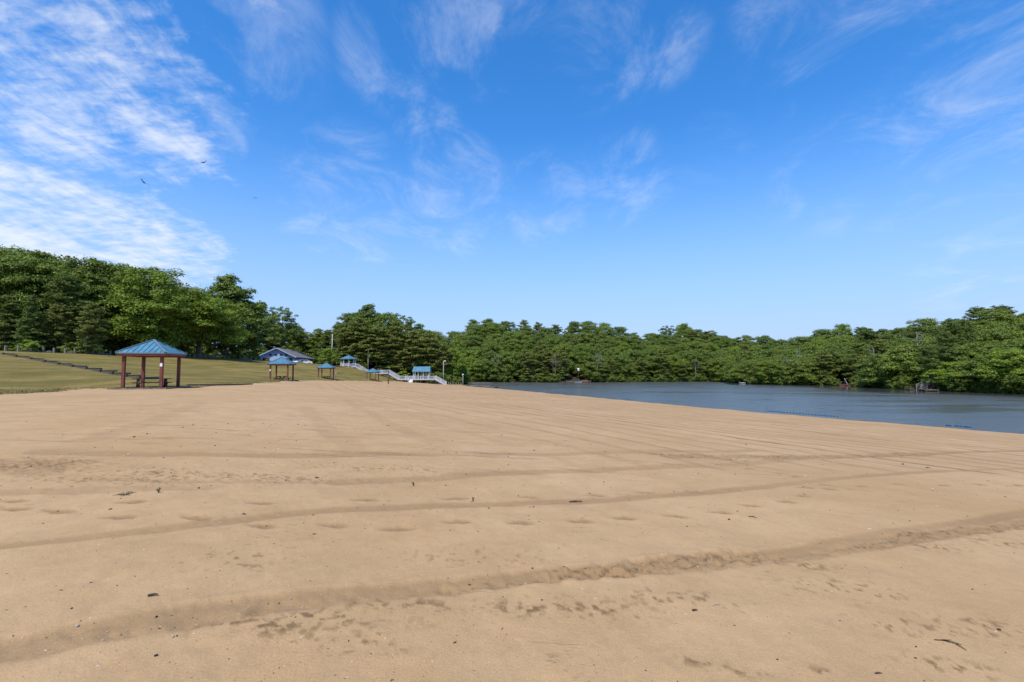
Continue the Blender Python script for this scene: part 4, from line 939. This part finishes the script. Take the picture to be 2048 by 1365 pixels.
# ------------------------------------------------------------------ two white cars on the crest
def make_car():
    e = empty('parked_car'); prof = [(-2.15, .35), (-2.2, .75), (-1.95, .95), (-1.2, 1.02), (-.55, 1.42), (.7, 1.45), (1.45, 1.03), (2.05, .92), (2.2, .7), (2.15, .35)]
    mb = MB(); n = len(prof); W = .86
    ring = [[(x, s * (W if z < 1.0 else W * (.78 if z > 1.1 else .97)), z) for x, z in prof] for s in (-1, 1)]
    mb.hexa(ring[0], ring[1]); mb.build('body', M['car_white'], e)
    for s in (-1, 1):
        MB().poly([(-1.0, s * .87, 1.05), (-.5, s * .74, 1.36), (.65, s * .74, 1.38), (1.2, s * .87, 1.05)]).build('side_window', M['pane'], e)
        for x in (-1.35, 1.35):
            w_ = MB().tube([(x, s * .70, .33), (x, s * .90, .33)], [.33, .33], 16).build('wheel', M['tyre'], e); MB().tube([(x, s * .895, .33), (x, s * .915, .33)], [.19, .19], 12).build('rim', M['blue_trim'], w_)
        MB().box((-2.17, s * .6, .72), (.08, .34, .14)).build('headlight', M['white_plate'], e)
    MB().poly([(-1.17, -.74, 1.06), (-.58, -.62, 1.405), (-.58, .62, 1.405), (-1.17, .74, 1.06)]).build('windscreen', M['pane'], e)
    return e
car0 = make_car()
for i, (px, d, rz, lab) in enumerate(((601, 158, R(70), 'white car parked by the side wall of the pale blue building, nose toward the lawn'), (611, 159, R(20), 'white car seen side-on beside another on the crest by the blue building'))):
    c_ = at(px, 720, d); o = car0 if i == 0 else copy_tree(car0); o.location = (c_[0], d, Hp(c_[0], d) - .02); o.rotation_euler[2] = rz; tag(o, lab, 'car', 'cars parked by the blue building')
# ------------------------------------------------------------------ poles
def pole(px, d, h, r, name, label, mat, lamp=False, zbase=None):
    x = at(px, 740, d)[0]; z = Hp(x, d) if zbase is None else zbase
    e = empty(name, (x, d, z), 0, label, 'pole')
    MB().tube([(0, 0, -.4), (0, 0, h)], [r, r * .75], 10).build('pole', mat, e, True)
    if lamp:
        MB().tube([(0, 0, h - .2), (.45, -.1, h - .05)], [.05, .05], 6).build('lamp_arm', mat, e)
        MB().tube([(.42, -.1, h + .06), (.48, -.1, h - .04), (.6, -.12, h - .18), (.64, -.13, h - .24)], [.10, .24, .30, .22], 10).build('lamp_head', M['lamp'], e, True)
    return e
def zt(px, py, d): return topz(px, py, d)
x_ = at(736, 740, 168.5)[0]; pole(736, 168.5, zt(736, 698, 168.5) - Hp(x_, 168.5), .22, 'lamp_post', 'tall pale wooden lamp post behind the upper boardwalk flight', M['pole'], True)
x_ = at(887, 740, 167.2)[0]; pole(887, 167.2, zt(887, 722, 167.2) - Hp(x_, 167.2), .2, 'lamp_post', 'pale wooden lamp post beside the lowest boardwalk flight', M['pole'], True)
x_ = at(926, 740, 160)[0]; e = pole(926, 160, zt(926, 750, 160) - Hp(x_, 160), .14, 'lamp_post', 'short pale post with round head at the dock path', M['pole'])
MB().tube([(0, 0, 3.6), (0, 0, 3.75), (0, 0, 4.0), (0, 0, 4.1)], [.18, .3, .26, .08], 10).build('lamp_head', M['lamp'], e, True).location = (0, 0, zt(926, 750, 160) - Hp(x_, 160) - 3.8)
x_ = at(663, 740, 158)[0]; e = pole(663, 158, zt(663, 669, 158) - Hp(x_, 158), .10, 'flagpole', 'tall white flagpole beside the small young tree', M['flagpole'])
MB().tube([(0, 0, -.08), (0, 0, .0), (0, 0, .1)], [.04, .12, .02], 8).build('finial', M['lamp'], e, True).location = (0, 0, zt(663, 669, 158) - Hp(x_, 158) + .08)
g_ = ground(777, 768); e = empty('volleyball_post', tuple(g_), 0, 'single brown wooden post standing alone in the sand', 'post')
hh_ = zt(777, 741.5, g_[1]) - g_[2]; MB().tube([(0, 0, -.3), (0, 0, hh_)], [.12, .11], 10).build('post', M['timber'], e, True); MB().tube([(0, 0, hh_), (0, 0, hh_ + .04)], [.13, .09], 10).build('post_cap', M['dark_wood'], e)
g_ = ground(671.5, 761); e = empty('marker_stake', tuple(g_), 0, 'thin pale marker stake beside the shelter below the flagpole', 'post'); MB().box((0, 0, .9), (.1, .1, 2.2)).build('stake', M['pole'], e); MB().box((0, -.02, 1.7), (.2, .03, .3)).build('tag', M['white_plate'], e)
# ------------------------------------------------------------------ white boardwalk
YB = 165.0
def bx(px): return at(px, 740, YB)[0]
def bz(py): return topz(800, py, YB)
nodes = [(681, 733.5), (711, 733.5), (733, 747), (777, 747), (797, 759), (871, 759), (891.5, 770.5)]
NB = [(bx(a), bz(b)) for a, b in nodes]
e = empty('boardwalk', (NB[0][0], YB, NB[0][1]), 0, 'white railed boardwalk stepping down the slope to the beach', 'boardwalk'); OX, OZ = NB[0]
DW = 2.0
for (xa, za), (xb, zb) in zip(NB[:-1], NB[1:]):
    a, b = (xa - OX, 0, za - OZ), (xb - OX, 0, zb - OZ); flat = abs(za - zb) < .1
    Ls = math.dist(a, b)
    if flat: MB().beam((a[0], DW / 2, a[2] - .05), (b[0], DW / 2, b[2] - .05), DW, .1).build('landing', M['deck'], e)
    else:
        nst = max(4, int(abs(za - zb) / .19)); st = MB().beam((a[0], DW / 2, a[2] - .45), (b[0], DW / 2, b[2] - .45), DW - .1, .12).build('stair_flight', M['deck'], e)
        for k in range(nst):
            f = (k + .5) / nst; MB().box((a[0] + (b[0] - a[0]) * f, DW / 2, a[2] + (b[2] - a[2]) * f - .1), (abs(b[0] - a[0]) / nst + .04, DW - .12, .06)).build('step', M['deck'], st)
    for y_ in (0, DW):
        MB().beam((a[0], y_ - .02, a[2] - .12), (b[0], y_ - .02, b[2] - .12), .08, .24).build('skirt_board', M['white'], e)
        r_ = MB().beam((a[0], y_, a[2] + 1.05), (b[0], y_, b[2] + 1.05), .14, .10).build('handrail', M['white'], e)
        MB().beam((a[0], y_, a[2] + .14), (b[0], y_, b[2] + .14), .10, .09).build('bottom_rail', M['white'], r_)
        nb_ = int(Ls / .24); bb = MB()
        for k in range(1, nb_):
            f = k / nb_; x = a[0] + (b[0] - a[0]) * f; z = a[2] + (b[2] - a[2]) * f; bb.box((x, y_, z + .59), (.06, .04, .86))
        tag(bb.build('balusters', M['white'], r_), kind='stuff')
        npost = max(1, round(Ls / 2.4))
        for k in range(npost + 1):
            f = k / npost
            if k == npost and (xb, zb) != NB[-1]: continue
            x = a[0] + (b[0] - a[0]) * f; z = a[2] + (b[2] - a[2]) * f; gz = Hp(x + OX, YB + y_) - OZ
            pt = MB().box((x, y_, z + .55), (.17, .17, 1.35)).build('rail_post', M['white'], e)
            if z - .2 - gz > .15: MB().box((x, y_ + .14, (z - .15 + gz - .4) / 2), (.19, .19, z - .15 - gz + .4)).build('support_post', M['timber'], e)
# short gated stair to the sand in front
x0 = bx(823) - OX; zL = bz(759) - OZ; gz0 = Hp(bx(823), YB - 1.4) - OZ
st = MB().beam((x0, -.05, zL - .15), (x0, -1.7, max(gz0, zL - 1.1)), 1.3, .12).build('side_stair', M['white'], e)
for s in (-.7, .7): MB().beam((x0 + s, -.05, zL + .85), (x0 + s, -1.7, max(gz0, zL - 1.1) + .9), .1, .1).build('side_rail', M['white'], st); MB().box((x0 + s, -1.7, max(gz0, zL - 1.1) + .4), (.14, .14, 1.4)).build('side_post', M['white'], st)
# gazebo at the top
gx_ = bx(693.5); e = empty('gazebo', (gx_, YB + 1.6, NB[0][1]), 0, 'white octagonal gazebo with dark blue hipped roof at the top of the boardwalk', 'gazebo')
Rg = 2.35
MB().hexa([(Rg * 1.02 * math.cos(R(22.5 + 45 * k)), Rg * 1.02 * math.sin(R(22.5 + 45 * k)), -.3) for k in range(8)], [(Rg * 1.02 * math.cos(R(22.5 + 45 * k)), Rg * 1.02 * math.sin(R(22.5 + 45 * k)), .02) for k in range(8)]).build('floor', M['deck'], e)
cor = [(Rg * math.cos(R(22.5 + 45 * k)), Rg * math.sin(R(22.5 + 45 * k))) for k in range(8)]
rf = MB(); ez = 2.5; er = 1.26
eav = [(x * er, y * er, ez) for x, y in cor]; eav2 = [(x * er, y * er, ez + .12) for x, y in cor]
rf.hexa(eav, eav2); ro = rf.build('roof', M['blue_trim'], e)
for k in range(8):
    a, b = eav2[k], eav2[(k + 1) % 8]; k_ = .96
    MB().hexa([(a[0] * k_, a[1] * k_, a[2] + .005), (b[0] * k_, b[1] * k_, b[2] + .005), (0, 0, ez + 1.36)], [(a[0], a[1], a[2] + .04), (b[0], b[1], b[2] + .04), (0, 0, ez + 1.42)]).build('roof_panel', M['blue_roof'], ro)
    x, y = cor[k]; MB().box((x, y, ez / 2 - .1), (.24, .24, ez + .2), R(22.5 + 45 * k)).build('post', M['white'], e)
    if k not in (7, 0, 3):
        x2, y2 = cor[(k + 1) % 8]; r_ = MB().beam((x, y, 1.0), (x2, y2, 1.0), .12, .1).build('rail', M['white'], e); bb = MB()
        for j in range(1, 10): f = j / 10; bb.box((x + (x2 - x) * f, y + (y2 - y) * f, .55), (.08, .05, .9))
        tag(bb.build('balusters', M['white'], r_), kind='stuff')
MB().tube([(0, 0, ez + 1.3), (0, 0, ez + 1.65)], [.16, .03], 8).build('finial', M['blue_trim'], ro)
for k in range(8):
    x, y = cor[k]; g_ = Hp(gx_ + x, YB + 1.6 + y) - NB[0][1]
    if g_ < -.35: MB().box((x * .94, y * .94, (g_ - .5) / 2 - .1), (.2, .2, abs(g_) + .5)).build('support_post', M['timber'], e)
# roofed landing
xa, xb, zd = bx(827), bx(858), bz(759); cx_ = (xa + xb) / 2
e = empty('roofed_landing', (cx_, YB + 1.0, zd), 0, 'white-posted shelter with bright blue gable roof over the lower boardwalk landing', 'shelter')
hwid = (xb - xa) / 2; ez = 2.55
for y_ in (-.85, 1.9):
    for f in (-1, -.4, .25, 1) if y_ < 0 else (-1, -.2, .5, 1): MB().box((f * hwid, y_ + .0, ez / 2 - .05), (.22, .22, ez + .1)).build('post', M['white'], e)
    MB().box((0, y_, ez - .02), (hwid * 2 + .3, .16, .22)).build('beam', M['white'], e)
MB().box((0, 1.45, -.1), (hwid * 2, .9, .14)).build('floor', M['deck'], e)
for s in (-1, 1):
    yb = .525 + s * 2.0; ro = MB().hexa([(-hwid - .45, yb, ez + .02), (hwid + .45, yb, ez + .02), (hwid + .2, .525, ez + 1.65), (-hwid - .2, .525, ez + 1.65)][::-s], [(-hwid - .45, yb, ez + .14), (hwid + .45, yb, ez + .14), (hwid + .2, .525, ez + 1.78), (-hwid - .2, .525, ez + 1.78)][::-s]).build('roof', M['blue_roof'], e)
    for k in range(10):
        x = -hwid - .3 + (2 * hwid + .6) * k / 9; MB().beam((x, yb, ez + .17), (x * .97, .525, ez + 1.8), .04, .06).build('roof_rib', M['blue_roof'], ro)
    MB().hexa([(s * (hwid + .02), -.9, ez + .1), (s * (hwid + .02), 1.95, ez + .1), (s * (hwid + .02), .525, ez + 1.5)], [(s * (hwid + .1), -.9, ez + .1), (s * (hwid + .1), 1.95, ez + .1), (s * (hwid + .1), .525, ez + 1.5)]).build('gable_end', M['door_brown'], e)
for f in (-.75, .0, .75): 
    x = f * hwid; g_ = Hp(cx_ + x, YB + 2.9) - zd
    MB().box((x, 1.88, (g_ - .4 - .17) / 2), (.2, .2, abs(g_) + .3)).build('support_post', M['timber'], e)
# ------------------------------------------------------------------ near dock, small posts
for i, px in enumerate((897, 901, 906, 912, 917, 922)):
    d = 164 - i * 1.2; x = at(px, 760, d)[0]; o = link('bollard', bmesh_l[i % 4]); o.location = (x, d, Hp(x, d)); o.scale = (1, 1, 1.15)
    tag(o, 'short grey post in the row at the foot of the boardwalk stairs', 'bollard', 'short posts along the dock path')
def dock(name, p0, p1, wd, zt_, label, rails=False, mat='grey_wood', posts=True):
    p0, p1 = np.array(p0, float), np.array(p1, float); v = p1 - p0; L = np.linalg.norm(v); e = empty(name, (p0[0], p0[1], zt_), math.atan2(v[1], v[0]), label, 'dock')
    n = max(4, int(L / .7))
    for k in range(n): MB().box(((k + .5) * L / n, 0, -.04), (L / n - .02, wd, .07)).build('plank', M[mat], e)
    for s in (-1, 1): MB().box((L / 2, s * (wd / 2 - .08), -.17), (L, .1, .2)).build('stringer', M[mat], e)
    if posts:
        for x in np.linspace(.3, L - .3, max(2, int(L / 3) + 1)):
            for s in (-1, 1): MB().tube([(x, s * (wd / 2 + .07), -1.6), (x, s * (wd / 2 + .07), .55 if not rails else 1.05)], [.09, .085], 8).build('pile', M['timber'], e)
    if rails:
        for s in (-1, 1):
            for z in (.55, 1.0): MB().beam((0, s * (wd / 2 + .07), z), (L, s * (wd / 2 + .07), z), .06, .09).build('rail', M['grey_wood'], e)
    return e
a = at(939, 770, 160); b_ = at(984, 770, 156); dock('dock', (a[0], 160), (b_[0], 156), 1.5, WATER + .45, 'grey wooden dock with rails running out from the far end of the beach', True)
a = at(968, 776, 150); b_ = at(993, 777, 147.5); dock('floating_dock', (a[0], 150), (b_[0], 147.5), 2.2, WATER + .3, 'low pale floating dock moored beside the railed dock', False, 'kerb_timber', False)
# ------------------------------------------------------------------ swim float lines
def float_line(pa, pb, n, label):
    a, b = ground(*pa), ground(*pb)
    def hit(px, py):
        d = ray(px, py); s = (WATER - EYE) / d[2]; return np.array([d[0] * s, d[1] * s, WATER])
    a, b = hit(*pa), hit(*pb); e = empty('float_line', tuple(a), 0, label, 'float line', 'blue float lines on the lake')
    v = b - a; ax = v / np.linalg.norm(v)
    me = MB().tube([-ax * .1, -ax * .085, -ax * .03, ax * .03, ax * .085, ax * .1], [.02, .055, .075, .075, .055, .02], 10).mesh('float', M['float_blue'], True)
    for k in range(n):
        o = link('float', me, e); f = (k + .5) / n; sag = math.sin(f * math.pi * 2.5) * .12
        o.location = tuple(v * f + np.array([0, sag, .05]))
    MB().tube([tuple(v * f + np.array([0, math.sin(f * math.pi * 2.5) * .12, .05])) for f in np.linspace(0, 1, 30)], [.008] * 30, 5).build('rope', M['rope'], e)
float_line((1534, 822.6), (1680, 834.5), 24, 'long line of small blue floats lying on the water beside the sand')
float_line((1911, 852.6), (1945, 855.6), 7, 'short string of blue floats close to the water edge')
float_line((1895, 851.6), (1901, 852.2), 2, 'pair of blue floats apart from the longer strings')
float_line((1255, 799.6), (1264, 800.2), 4, 'tiny distant string of blue floats off the curving beach')
# ------------------------------------------------------------------ far-shore landings
def wat(px, d): return at(px, 760, d)[0]
dock('landing', (wat(1132, 215), 215), (wat(1182, 214.5), 214.5), 2.0, WATER + .55, 'pale wooden landing under the trees across the lake with an orange kayak on it', False, 'kerb_timber')
x_ = wat(1170, 215); e = empty('kayak', (x_, 215, WATER + .55), .1, 'orange kayak lying on the landing across the lake', 'boat')
MB().tube([(-1.7, 0, .3), (-1.2, 0, .2), (0, 0, .2), (1.2, 0, .2), (1.7, 0, .3)], [.05, .25, .34, .25, .05], 12).build('hull', M['orange'], e, True); MB().tube([(-.3, 0, .5), (.3, 0, .5)], [.2, .2], 10).build('cockpit', M['dark'], e)
x_ = wat(1157, 214); e = empty('birdhouse_pole', (x_, 214.4, WATER + .5), 0, 'tall thin pole with a white martin birdhouse on the landing across the lake', 'birdhouse')
MB().tube([(0, 0, 0), (0, 0, 5)], [.09, .07], 8).build('pole', M['timber'], e); hb = MB().box((0, 0, 5.1), (.7, .6, .75)).build('box', M['white_plate'], e); MB().hexa([(-.45, -.4, 5.48), (.45, -.4, 5.48), (.45, .4, 5.48), (-.45, .4, 5.48)], [(-.45, -.02, 5.8), (.45, -.02, 5.8), (.45, .02, 5.8), (-.45, .02, 5.8)]).build('roof', M['white_plate'], hb)
for q in (-1, 1): MB().box((q * .18, -.31, 5.12), (.12, .03, .14)).build('entrance', M['dark'], hb)
x_ = wat(1156, 213); e = empty('rowing_boat', (x_, 212.6, WATER), .15, 'small grey-white rowing boat moored at the landing across the lake', 'boat')
MB().hexa([(-1.5, -.35, -.1), (1.3, -.35, -.1), (1.7, 0, -.05), (1.3, .35, -.1), (-1.5, .35, -.1)], [(-1.6, -.6, .4), (1.4, -.55, .42), (2.1, 0, .55), (1.4, .55, .42), (-1.6, .6, .4)]).build('hull', M['white'], e); MB().box((-.3, 0, .42), (.3, 1.1, .05)).build('thwart', M['timber'], e)
dock('landing', (wat(1478, 196), 196), (wat(1490, 195.5), 195.5), 1.8, WATER + .45, 'little white-edged landing beneath the small bright tree across the lake', False, 'white')
dock('landing', (wat(1676, 168.5), 168.5), (wat(1697, 168), 168), 1.8, WATER + .5, 'reddish brown landing in the shade across the lake with a leaning white board', False, 'red_trim')
x_ = wat(1693, 168.4); e = empty('leaning_board', (x_, 168.8, WATER + .5), 0, 'narrow white board leaning on the reddish landing across the lake', 'board'); MB().beam((.5, 0, .0), (-.35, .2, 2.0), .5, .1).build('board', M['white'], e); MB().beam((-.2, .5, .0), (-.3, .25, 1.75), .08, .08).build('prop', M['timber'], e)
dk = dock('landing', (wat(1824, 127), 124.2), (wat(1856, 126), 123.8), 2.4, WATER + .5, 'wooden landing at the foot of the railed stairs on the right bank', False, 'kerb_timber')
xs, zs_ = wat(1846, 124.5), WATER + .5
e = empty('wooden_stairs', (xs, 125.2, zs_), 0, 'brown wooden stairs with pale rails climbing the right bank from a landing', 'stairs')
sx_, sz_ = (wat(1873, 126) - xs), topz(1860, 758, 126) - zs_
for k in range(15):
    f = (k + .5) / 15; MB().box((sx_ * f, .75, sz_ * f), (sx_ / 15 + .05, 1.3, .07)).build('step', M['grey_wood'], e)
for y_ in (0.05, 1.45):
    MB().beam((0, y_, -.1), (sx_, y_, sz_ - .1), .08, .28).build('stringer', M['timber'], e)
    MB().beam((0, y_, 1.0), (sx_, y_, sz_ + 1.0), .09, .14).build('handrail', M['pole'], e); MB().beam((0, y_, .55), (sx_, y_, sz_ + .55), .06, .1).build('mid_rail', M['pole'], e)
    for f in (0, .33, .66, 1): MB().box((sx_ * f, y_, sz_ * f + .3 - .4), (.13, .13, 2.2)).build('rail_post', M['pole'], e)
MB().box((sx_ + 1.1, .75, sz_ - .05), (2.4, 2.0, .12)).build('top_deck', M['timber'], e)
for z in (.5, 1.0): MB().box((sx_ + 1.2, -.2, sz_ + z), (2.4, .08, .12)).build('deck_rail', M['timber'], e)
for q in (.15, 2.2):
    for y_ in (-.2, 1.7): MB().box((sx_ + q, y_, sz_ / 2 - .1), (.15, .15, sz_ + 2.4)).build('deck_post', M['timber'], e)
dock('landing', (wat(1811, 131.5), 131), (wat(1824, 131), 131), 1.6, WATER + .45, 'low landing with pale edge left of the wooden stairs on the right bank', False, 'kerb_timber')
# ------------------------------------------------------------------ birds
def bird(px, py, d, span, bank, pitch, yaw, label, dihedral=.28):
    p = at(px, py, d); e = empty('vulture', tuple(p), 0, label, 'bird', 'vultures circling over the beach'); e.rotation_euler = (bank[0], bank[1], yaw)
    h = span / 2; mb = MB()
    # body, head and fanned tail in one skin, wings with fingered tips
    mb.tube([(0, -.40, .02), (0, -.33, .03), (0, -.26, .01), (0, -.05, 0), (0, .18, 0), (0, .30, 0)], [.012, .04, .05, .105, .075, .03], 10)
    mb.hexa([(-.03, .26, -.012), (.03, .26, -.012), (.13, .55, -.008), (-.13, .55, -.008)], [(-.03, .26, .012), (.03, .26, .012), (.13, .55, .004), (-.13, .55, .004)])
    st = [(0, -.16, .20), (.25, -.20, .22), (.5, -.24, .17), (.72, -.16, .14), (.86, -.08, .14)]
    for s in (-1, 1):
        for (u0, a0, b0), (u1, a1, b1) in zip(st[:-1], st[1:]):
            def P(u, y, z): return (s * u * h, y, abs(u) * h * dihedral + z)
            lo = [P(u0, a0, -.012), P(u1, a1, -.01), P(u1, b1, -.004), P(u0, b0, -.004)]; hi = [P(u0, a0, .02), P(u1, a1, .015), P(u1, b1, .004), P(u0, b0, .004)]
            mb.hexa(lo[::s], hi[::s])
        for j in range(5):
            y0 = -.07 + j * .042; mb.beam((s * .84 * h, y0, .84 * h * dihedral), (s * (1.0 - .02 * j) * h, y0 + .03 + j * .035, (1.02 - .02 * j) * h * dihedral), .035, .01)
    mb.build('body', M['bird'], e, True)
bird(288.5, 366, 82, 1.75, (R(8), R(36), 0), 0, R(10), 'large dark bird soaring with both long wings spread, tilted')
bird(409, 325, 115, 1.75, (R(-20), R(-38), 0), 0, R(62), 'dark bird banking with wings foreshortened, highest in the sky')
bird(510.5, 396.5, 185, 1.75, (R(4), R(2), 0), 0, R(20), 'tiny faint bird gliding level, farthest away', .03)
# ------------------------------------------------------------------ small things on the sand
def pebble_mesh(seed, mat):
    rn = np.random.default_rng(seed); bm = bmesh.new(); bmesh.ops.create_icosphere(bm, subdivisions=1, radius=.5)
    for v in bm.verts: v.co = v.co * float(rn.uniform(.75, 1.1))
    me = bpy.data.meshes.new('pebble'); bm.to_mesh(me); bm.free(); me.materials.append(mat); return me
pd, pp_ = [pebble_mesh(i, M['pebble_dark']) for i in range(3)], [pebble_mesh(i + 5, M['pebble_pale']) for i in range(3)]
def pebble(px, py, wpx, dark, lab=None):
    g_ = ground(px, py); w_ = .72 * wpx * math.hypot(g_[0], g_[1]) / FPX; o = link('pebble', (pd if dark else pp_)[int(px) % 3]); o.scale = (w_, w_ * .7, w_ * .5)
    o.location = (g_[0], g_[1], sand_z(g_[0], g_[1]) + w_ * .16); o.rotation_euler[2] = px
    tag(o, lab or ('small dark pebble lying on the smooth sand' if dark else 'small pale pebble lying on the smooth sand'), 'pebble', 'dark pebbles on the sand' if dark else 'pale pebbles on the sand')
for px, py, wpx in ((312, 1316, 10), (313, 1238, 8), (143, 1222, 7), (354, 1276, 6), (620, 1167, 5), (558, 1206, 6), (458, 1323, 5), (1084, 1204, 7), (1065, 1140, 7), (1128, 1142, 6), (533, 1049, 6), (945, 1003, 5), (398, 973, 8), (268, 877, 6), (294, 870, 5), (1078, 1044, 5), (1458, 1038, 8), (1208, 964, 6), (1806, 929, 6), (1068, 901, 6), (1998, 1260, 9), (1832, 1291, 6), (1831, 1315, 6), (1555, 1320, 6), (596, 850, 5), (342, 943, 5), (430, 891, 5), (1130, 882, 4), (1210, 905, 4), (1397, 946, 4), (900, 1064, 5), (440, 1145, 4), (234, 1176, 4), (1680, 1241, 4), (1945, 1177, 5), (875, 1024, 4)):
    pebble(px, py, wpx, True)
for px, py, wpx in ((154, 1255, 10), (345, 1278, 9), (578, 1179, 7), (577, 1192, 7), (215, 1268, 7), (392, 1284, 6), (606, 1213, 6), (496, 1219, 6), (254, 1263, 6), (991, 1346, 8), (1352, 1345, 7), (1434, 1242, 7), (1345, 1248, 5), (205, 1287, 7), (102, 1270, 5), (225, 1078, 5), (1375, 1320, 4), (780, 1256, 4), (1980, 1272, 6), (415, 1241, 5)):
    pebble(px, py, wpx, False)
def twig(px, py, lpx, ang_, label, mat='twig', bend=.2, forks=2, name='twig', r=.004):
    g_ = ground(px, py); L = lpx * math.hypot(g_[0], g_[1]) / FPX; e = empty(name, (g_[0], g_[1], sand_z(g_[0], g_[1]) + r * 1.2), ang_, label, name.replace('_', ' '))
    pts = [(-L / 2, 0, 0), (-L / 6, bend * L * .3, .3 * r), (L / 6, bend * L * .3, .5 * r), (L / 2, -bend * L * .2, 0)]
    MB().tube(pts, [r, r, r * .8, r * .4], 6).build('stem', M[mat], e, True)
    for k in range(forks):
        s = Vector(pts[1 + k % 2]); MB().tube([s, s + Vector((L * .22, (-1) ** k * L * .12, r))], [r * .7, r * .3], 5).build('side_shoot', M[mat], e)
twig(1152, 1004, 26, .05, 'thin dark twig lying in the wheel track that crosses the footprints', bend=.1, forks=3, r=.010)
twig(1431, 1215, 17, .2, 'short pale straw lying on bare sand below the main wheel track', 'straw', .1, 0, 'straw', .004)
twig(1900, 1287, 34, -.7, 'curved dark twig near the dark pebble at the shaded sand', bend=.8, forks=2, r=.005)
twig(1506, 1035, 14, -.6, 'small bent twig on the sand beside the line of footprints', bend=.5, forks=1, r=.005)
twig(306, 1198, 14, .3, 'dark sliver of bark lying on smooth sand above the main track', bend=.1, forks=0, name='bark_piece', r=.008)
twig(1757, 1345, 12, .1, 'tiny dark twig at the bottom edge of the sand', bend=.2, forks=1, r=.004)
twig(1390, 1226, 10, .1, 'flat dark scrap of bark near the pale straw', bend=.1, forks=0, name='bark_piece', r=.006)
def sprig(px, py, hpx, n, spread, label):
    g_ = ground(px, py); sc = math.hypot(g_[0], g_[1]) / FPX; e = empty('grass_sprig', (g_[0], g_[1], sand_z(g_[0], g_[1])), 0, label, 'plant'); rn = random.Random(px)
    for k in range(n):
        a = rn.uniform(0, 6.28); q = rn.uniform(.3, 1) * spread * sc; h = hpx * sc * rn.uniform(.5, 1)
        MB().tube([(0, 0, -.01), (math.cos(a) * q * .5, math.sin(a) * q * .5, h), (math.cos(a) * q, math.sin(a) * q, h * .55)], [.005, .004, .002], 4).build('blade', M['sprig'], e)
sprig(250, 989, 3, 14, 17, 'flattened tuft of dry grass on the bare sand above the footprints')
sprig(317, 986, 9, 7, 6, 'small upright weed on the bare sand beside the flattened tuft')
sprig(827, 970, 8, 5, 4, 'lone tiny weed upright in the sand by the crossing track')
sprig(946, 1003, 8, 4, 3, 'single dark shoot standing in the sand next to the wheel track')
# scattered chips, bark crumbs and shell bits nobody could count
N = 4600; r_ = np.exp(rng.uniform(math.log(2.0), math.log(26), N)); a_ = rng.uniform(R(-58), R(58), N); qx, qy = np.sin(a_) * r_, np.cos(a_) * r_
ii = np.clip(np.round((a_ - ang[0]) / (ang[1] - ang[0])).astype(int), 0, len(ang) - 1); jj = np.clip(np.searchsorted(rr, r_), 0, len(rr) - 1); qz = SZ[ii, jj]
s_ = rng.lognormal(math.log(.0055), .45, N) * np.clip(r_ / 5, .8, 2.2)
V = []; F = []; th = rng.uniform(0, 6.28, N)
base = np.array([(-1, -.45, -.2), (1, -.45, -.2), (0, .7, -.2), (0.1, 0, .5)])
vs = base[None] * s_[:, None, None] * np.stack([rng.uniform(.7, 1.9, N), np.ones(N), np.ones(N)], -1)[:, None, :]
ct, st_ = np.cos(th)[:, None], np.sin(th)[:, None]
vv = np.stack([vs[..., 0] * ct - vs[..., 1] * st_ + qx[:, None], vs[..., 0] * st_ + vs[..., 1] * ct + qy[:, None], vs[..., 2] + qz[:, None]], -1)
ff = (np.array([(0, 1, 3), (1, 2, 3), (2, 0, 3)])[None] + (np.arange(N) * 4)[:, None, None])
dk_ = rng.random(N) < .68
for nm, msk, mt, lb in (('bark_crumbs', dk_, 'pebble_dark', 'dark crumbs of bark and grit scattered over the sand'), ('shell_bits', ~dk_, 'pebble_pale', 'pale shell bits and grit scattered over the sand')):
    q = np.where(msk)[0]; f2 = np.array([(0, 1, 3), (1, 2, 3), (2, 0, 3)])[None] + (np.arange(len(q)) * 4)[:, None, None]
    tag(link(nm, np_mesh(nm, vv[q].reshape(-1, 3), f2.reshape(-1, 3), M[mt])), lb, 'debris', kind='stuff')
